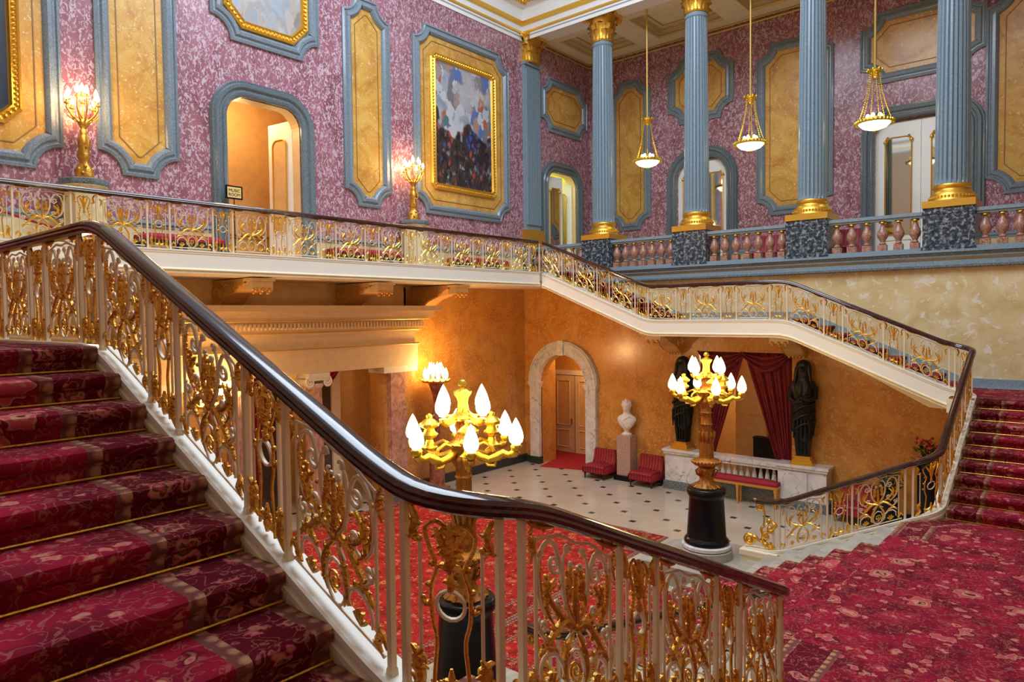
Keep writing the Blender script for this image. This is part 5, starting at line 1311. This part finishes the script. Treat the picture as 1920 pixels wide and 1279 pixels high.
# ------------------------------------------------------------------ ground-floor screen under the gallery
XS=-11.4; YS=3.35
t=thing('entablature','cream entablature with dentils over the column screen under the gallery','entablature',(XS,0,1.65))
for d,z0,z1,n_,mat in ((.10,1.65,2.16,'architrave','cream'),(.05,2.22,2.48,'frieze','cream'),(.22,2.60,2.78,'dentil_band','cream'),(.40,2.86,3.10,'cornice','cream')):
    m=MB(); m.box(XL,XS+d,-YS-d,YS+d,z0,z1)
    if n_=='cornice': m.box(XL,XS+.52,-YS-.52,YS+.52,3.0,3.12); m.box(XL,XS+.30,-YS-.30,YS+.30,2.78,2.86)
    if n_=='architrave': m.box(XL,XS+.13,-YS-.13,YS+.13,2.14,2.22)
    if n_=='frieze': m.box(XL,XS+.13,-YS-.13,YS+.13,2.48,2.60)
    m.build(n_,M['lamplit_cream'],t)
m=MB()
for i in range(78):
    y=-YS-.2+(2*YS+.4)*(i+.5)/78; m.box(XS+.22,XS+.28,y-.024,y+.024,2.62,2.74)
m.build('dentils',M['lamplit_cream'],t)
m=MB(); 
for z,d in ((2.185,.14),(2.54,.14),(2.80,.31)): m.tube([(XS+d,-YS-d,z),(XS+d,YS+d,z),(XL+.3,YS+d,z)],.014,4)
m.build('gold_lines',M['goldp'],t)
def ionic(y,label,x=XS-.08):
    t=thing('ionic_column',label,'column',(0,0,0),'Ionic columns of the screen')
    m=MB(); m.lathe([(.20,.22),(.20,1.2),(.175,2.72)],n=120,mod=lambda th,r,z:r*(1-.05*max(0,cos(20*th)))); m.build('shaft',M['redmarble2'],t,smooth=30)
    m=MB(); m.lathe([(.27,0),(.27,.08),(.25,.09),(.26,.13),(.22,.17),(.23,.2),(.205,.23)],n=32); m.build('base',M['cream'],t,smooth=40)
    m=MB(); m.lathe([(.18,2.72),(.21,2.76),(.23,2.82)],n=24); m.box(-.24,.24,-.27,.27,2.93,3.03)
    for sx in (.20,-.20):
        for sy in (-1,1): m.tube([(sx,sy*.22+(.11*(1-.8*i/26))*cos(pi/2-sy*4.4*pi*i/26*.9),2.85+(.11*(1-.8*i/26))*sin(pi/2-sy*4.4*pi*i/26*.9)) for i in range(27)],.024,6)
        m.box(sx-.03,sx+.03,-.24,.24,2.88,2.95)
    for sy in (-1,1): m.tube([(-.2,sy*.24,2.84),(0,sy*.24,2.84),(.2,sy*.24,2.84)],[.10,.075,.10],12)
    m.build('capital',M['cream'],t,smooth=50)
    t.location=(x,y,Z0); t.scale=(1,1,1.105); return t
ionic(.52,'rose marble Ionic column of the screen, between the two red swagged openings')
ionic(-1.30,'rose marble Ionic column of the screen seen through the near stair balusters')
def pier(y0,y1,label):
    t=thing('screen_pier',label,'pier',(XS,(y0+y1)/2,Z0)); m=MB(); m.box(XL,XS+.02,y0,y1,Z0+.25,1.5); m.build('shaft',M['sienna2'],t)
    m=MB(); m.box(XS+.0,XS+.06,y0+.12,y1-.30,Z0+.25,1.5); m.box(XS-.02,XS+.10,y0+.16,y1-.36,Z0+.25,1.5); m.build('pilaster',M['redmarble2'],t)
    m=MB(); m.box(XL,XS+.10,y0-.04,y1+.04,1.5,1.65); m.build('capital',M['cream'],t); m=MB(); m.box(XL,XS+.08,y0-.03,y1+.03,Z0,Z0+.25); m.build('base',M['granite_dark'],t)

pier(2.4,3.38,'orange marble pier at the right end of the column screen')
pier(-3.4,-2.4,'orange marble pier at the left end of the column screen')
# wall behind the screen with cream openings
m=MB(); m.box(-13.4,-13.3,-5,5,Z0,3.6); struct(m.build('wall_behind_screen',M['roomwall']))
m=MB(); m.box(-13.3,XL,-5.1,-5,Z0,3.6); m.box(-13.3,XL,3.5,3.6,Z0,3.6); m.box(-13.4,XL-.02,-5.1,3.6,2.3,2.4); m.box(XL,XL+.1,-9,3.45,3.125,3.76); m.box(XL,XL+.15,-9,-3.95,Z0,3.12); struct(m.build('wall_screen_room',M['roomwall']))
for y0,y1,l in ((-.42,.28,'narrow mirror niche with red swag, left of the Ionic column'),(1.05,1.72,'narrow mirror niche with red swag, right of the Ionic column')):
    t=thing('mirror_niche',l,'mirror',(XL-.5,(y0+y1)/2,Z0)); m=MB(); m.box(XL-.55,XL-.5,y0,y1,Z0+.05,1.65); m.build('mirror_pane',M['darkmirror'],t)
    m=MB(); 
    for y in (y0,y1): m.box(XL-.56,XL-.44,y-.12,y+.0 if y==y0 else y+.12,Z0,1.75)
    m.box(XL-.56,XL-.44,y0-.1,y1+.1,1.62,1.75); m.build('frame',M['cream'],t)
    sw=thing('curtain_swag','red swag draped across the top of the niche '+('left' if y0<0 else 'right')+' of the Ionic column','curtain',(XL-.4,(y0+y1)/2,1.6),'swags'); m=MB(); rows=[]
    for i in range(12):
        s_=i/11; rows.append([(XL-.42+.03*sin(s_*15),y0-.05+(y1-y0+.1)*j/20,1.62-.30*(1-(2*j/20-1)**2)*(.3+.7*s_)-.06*s_) for j in range(21)])
    m.loft(rows,False,False); o=m.build('cloth',M['redfab'],sw,smooth=True); md=o.modifiers.new('thickness','SOLIDIFY'); md.thickness=.012
    m=MB(); m.loft([[(XL-.44+.02*sin(j*1.7),y0-.02+.16*j/10,z) for j in range(11)] for z in (1.6,1.0,.3,-.5,-1.2)],False,False); o=m.build('tail',M['redfab'],sw,smooth=True); md=o.modifiers.new('thickness','SOLIDIFY'); md.thickness=.012

# ------------------------------------------------------------------ plants by the orange wall
def plant(x,y,zb,label,flowers,seed):
    random.seed(seed); t=thing('potted_plant',label,'plant',(x,y,Z0))
    m=MB(); m.lathe([(.13,0),(.16,.05),(.18,zb-Z0-.25),(.20,zb-Z0-.2),(.18,zb-Z0-.2)],(x,y,Z0),n=20); m.build('pot',M['blackm'],t,smooth=40)
    m=MB(); fl=MB()
    for i in range(150):
        a=random.uniform(0,2*pi); r=random.uniform(.02,.26); z=zb-.15+random.uniform(-.05,.42)*(1-r*1.3)
        c=Vector((x+r*cos(a),y+r*sin(a),z)); d=Vector((cos(a)*.09,sin(a)*.09,random.uniform(-.04,.07))); s_=Vector((-sin(a),cos(a),.1))*.03
        m.add([c-d*.5,c+s_,c+d,c-s_],[(0,1,2,3)])
    for i in range(16):
        a=2*pi*i/16; m.tube([(x+.03*cos(a),y+.03*sin(a),zb-.25),(x+.13*cos(a),y+.13*sin(a),zb+.12)],.006,4)
    m.build('foliage',M['leaf'],t)
    if flowers:
        for i in range(12):
            a=random.uniform(0,2*pi); r=random.uniform(.05,.22); fl.ball((x+r*cos(a),y+r*sin(a),zb+.12+random.uniform(0,.2)),.035,n=7,m=5)
        fl.build('red_blooms',M['petal'],t,smooth=True)
plant(-.85,7.7,-.02,'flower arrangement with red blooms behind the curve of the far handrail',True,5)
plant(-1.50,7.5,-.62,'dark leafy pot plant beside the red chair behind the far stair foot',False,6)
# rope sash
t=thing('barrier_rope','dark red barrier rope sagging across the gallery at far left','rope',(XL+1.2,-5.0,ZG))
m=MB(); m.tube([(XL+1.2,-5.60+.28*i,4.62-.42*sin(pi*i/7*.5)) for i in range(8)],.022,8); m.build('rope',M['redfab'],t,smooth=True)
m=MB(); m.tube([(XL+1.2,-5.60,ZG),(XL+1.2,-5.60,4.72)],.02,8); m.lathe([(.14,0),(.13,.03),(.02,.05)],(XL+1.2,-5.60,ZG),n=16); m.tube([(XL+1.2,-3.64,ZG),(XL+1.2,-3.64,4.72)],.02,8); m.lathe([(.14,0),(.13,.03),(.02,.05)],(XL+1.2,-3.64,ZG),n=16); m.build('stanchion',M['gold'],t,smooth=40)
# ------------------------------------------------------------------ light
w=bpy.data.worlds.new('World'); SC.world=w; w.use_nodes=True
bg=w.node_tree.nodes['Background']; bg.inputs[0].default_value=(.62,.76,1,1); bg.inputs[1].default_value=.8
def area(name,loc,size,power,col,rot=(0,0,0)):
    l=bpy.data.lights.new(name,'AREA'); l.shape='RECTANGLE'; l.size=size[0]; l.size_y=size[1]; l.energy=power; l.color=col
    o=bpy.data.objects.new(name,l); C.objects.link(o); o.location=loc; o.rotation_euler=rot; return o
def point(name,loc,power,col,r=.08):
    l=bpy.data.lights.new(name,'POINT'); l.energy=power; l.color=col; l.shadow_soft_size=r
    o=bpy.data.objects.new(name,l); C.objects.link(o); o.location=loc; return o
area('skylight',( -4.5,-.3,14.0),(7.5,8.5),1900,(.76,.87,1))
WARM=(1,.60,.22)
for x,y in ((-3.42,-3.0),(-3.42,3.03)):
    point('candelabrum_light',(x,y,1.75),120,WARM,.35)
for y in (-3.89,3.565): point('torchere_light',(XL+.55,y,6.5),34,(1,.60,.28),.18)
point('hall_torchere_light',(-10.9,3.95,1.6),100,(1,.60,.24),.15)
point('hall_torchere_light',(-10.9,-1.9,1.6),60,(1,.60,.24),.15)
for x in (-8.126,-5.155,-2.258): point('lantern_light',(x,9.4,7.35),22,(1,.74,.36),.2)
point('music_room_light',(XL-1.2,-.2,7.5),75,(1,.66,.30),.3)
point('lime_room_light',(XL-1.2,10.6,7.4),60,(1,.95,.62),.3)
point('passage_light',(-10.4,9.6,1.6),40,(1,.70,.36),.15)
point('alcove_light',(-5.6,10.3,1.7),60,(1,.78,.48),.2)
point('alcove_light',(-4.2,9.1,1.7),6,(1,.78,.48),.2)
point('screen_room_light',(-12.6,.6,1.9),30,(1,.66,.28),.2)
point('hall_warm_light',(-7.0,-5.2,3.0),60,(1,.72,.40),.3)  # warm point light in the open hall, no fixture modelled
# ------------------------------------------------------------------ camera
cam=bpy.data.cameras.new('camera'); co=bpy.data.objects.new('camera',cam); C.objects.link(co)
cam.sensor_width=36; cam.lens=1307.17/1920*36; cam.clip_start=.05; cam.clip_end=200
yw,pt,rl=radians(-40.355),radians(-2.195),radians(-.674)
F_=Vector((sin(yw)*cos(pt),cos(yw)*cos(pt),sin(pt))); R_=Vector((cos(yw),-sin(yw),0)); U_=R_.cross(F_)
R2=R_*cos(rl)+U_*sin(rl); U2=-R_*sin(rl)+U_*cos(rl)
co.matrix_world=Matrix(((R2.x,U2.x,-F_.x,1.8315),(R2.y,U2.y,-F_.y,-8.349),(R2.z,U2.z,-F_.z,2.8845),(0,0,0,1)))
SC.camera=co
SC.view_settings.view_transform='Standard'; SC.view_settings.look='None'; SC.view_settings.exposure=0.0; SC.view_settings.gamma=1.0
SC.cycles.use_denoising=True
SC.cycles.max_bounces=7; SC.cycles.diffuse_bounces=4; SC.cycles.glossy_bounces=3; SC.cycles.sample_clamp_indirect=6
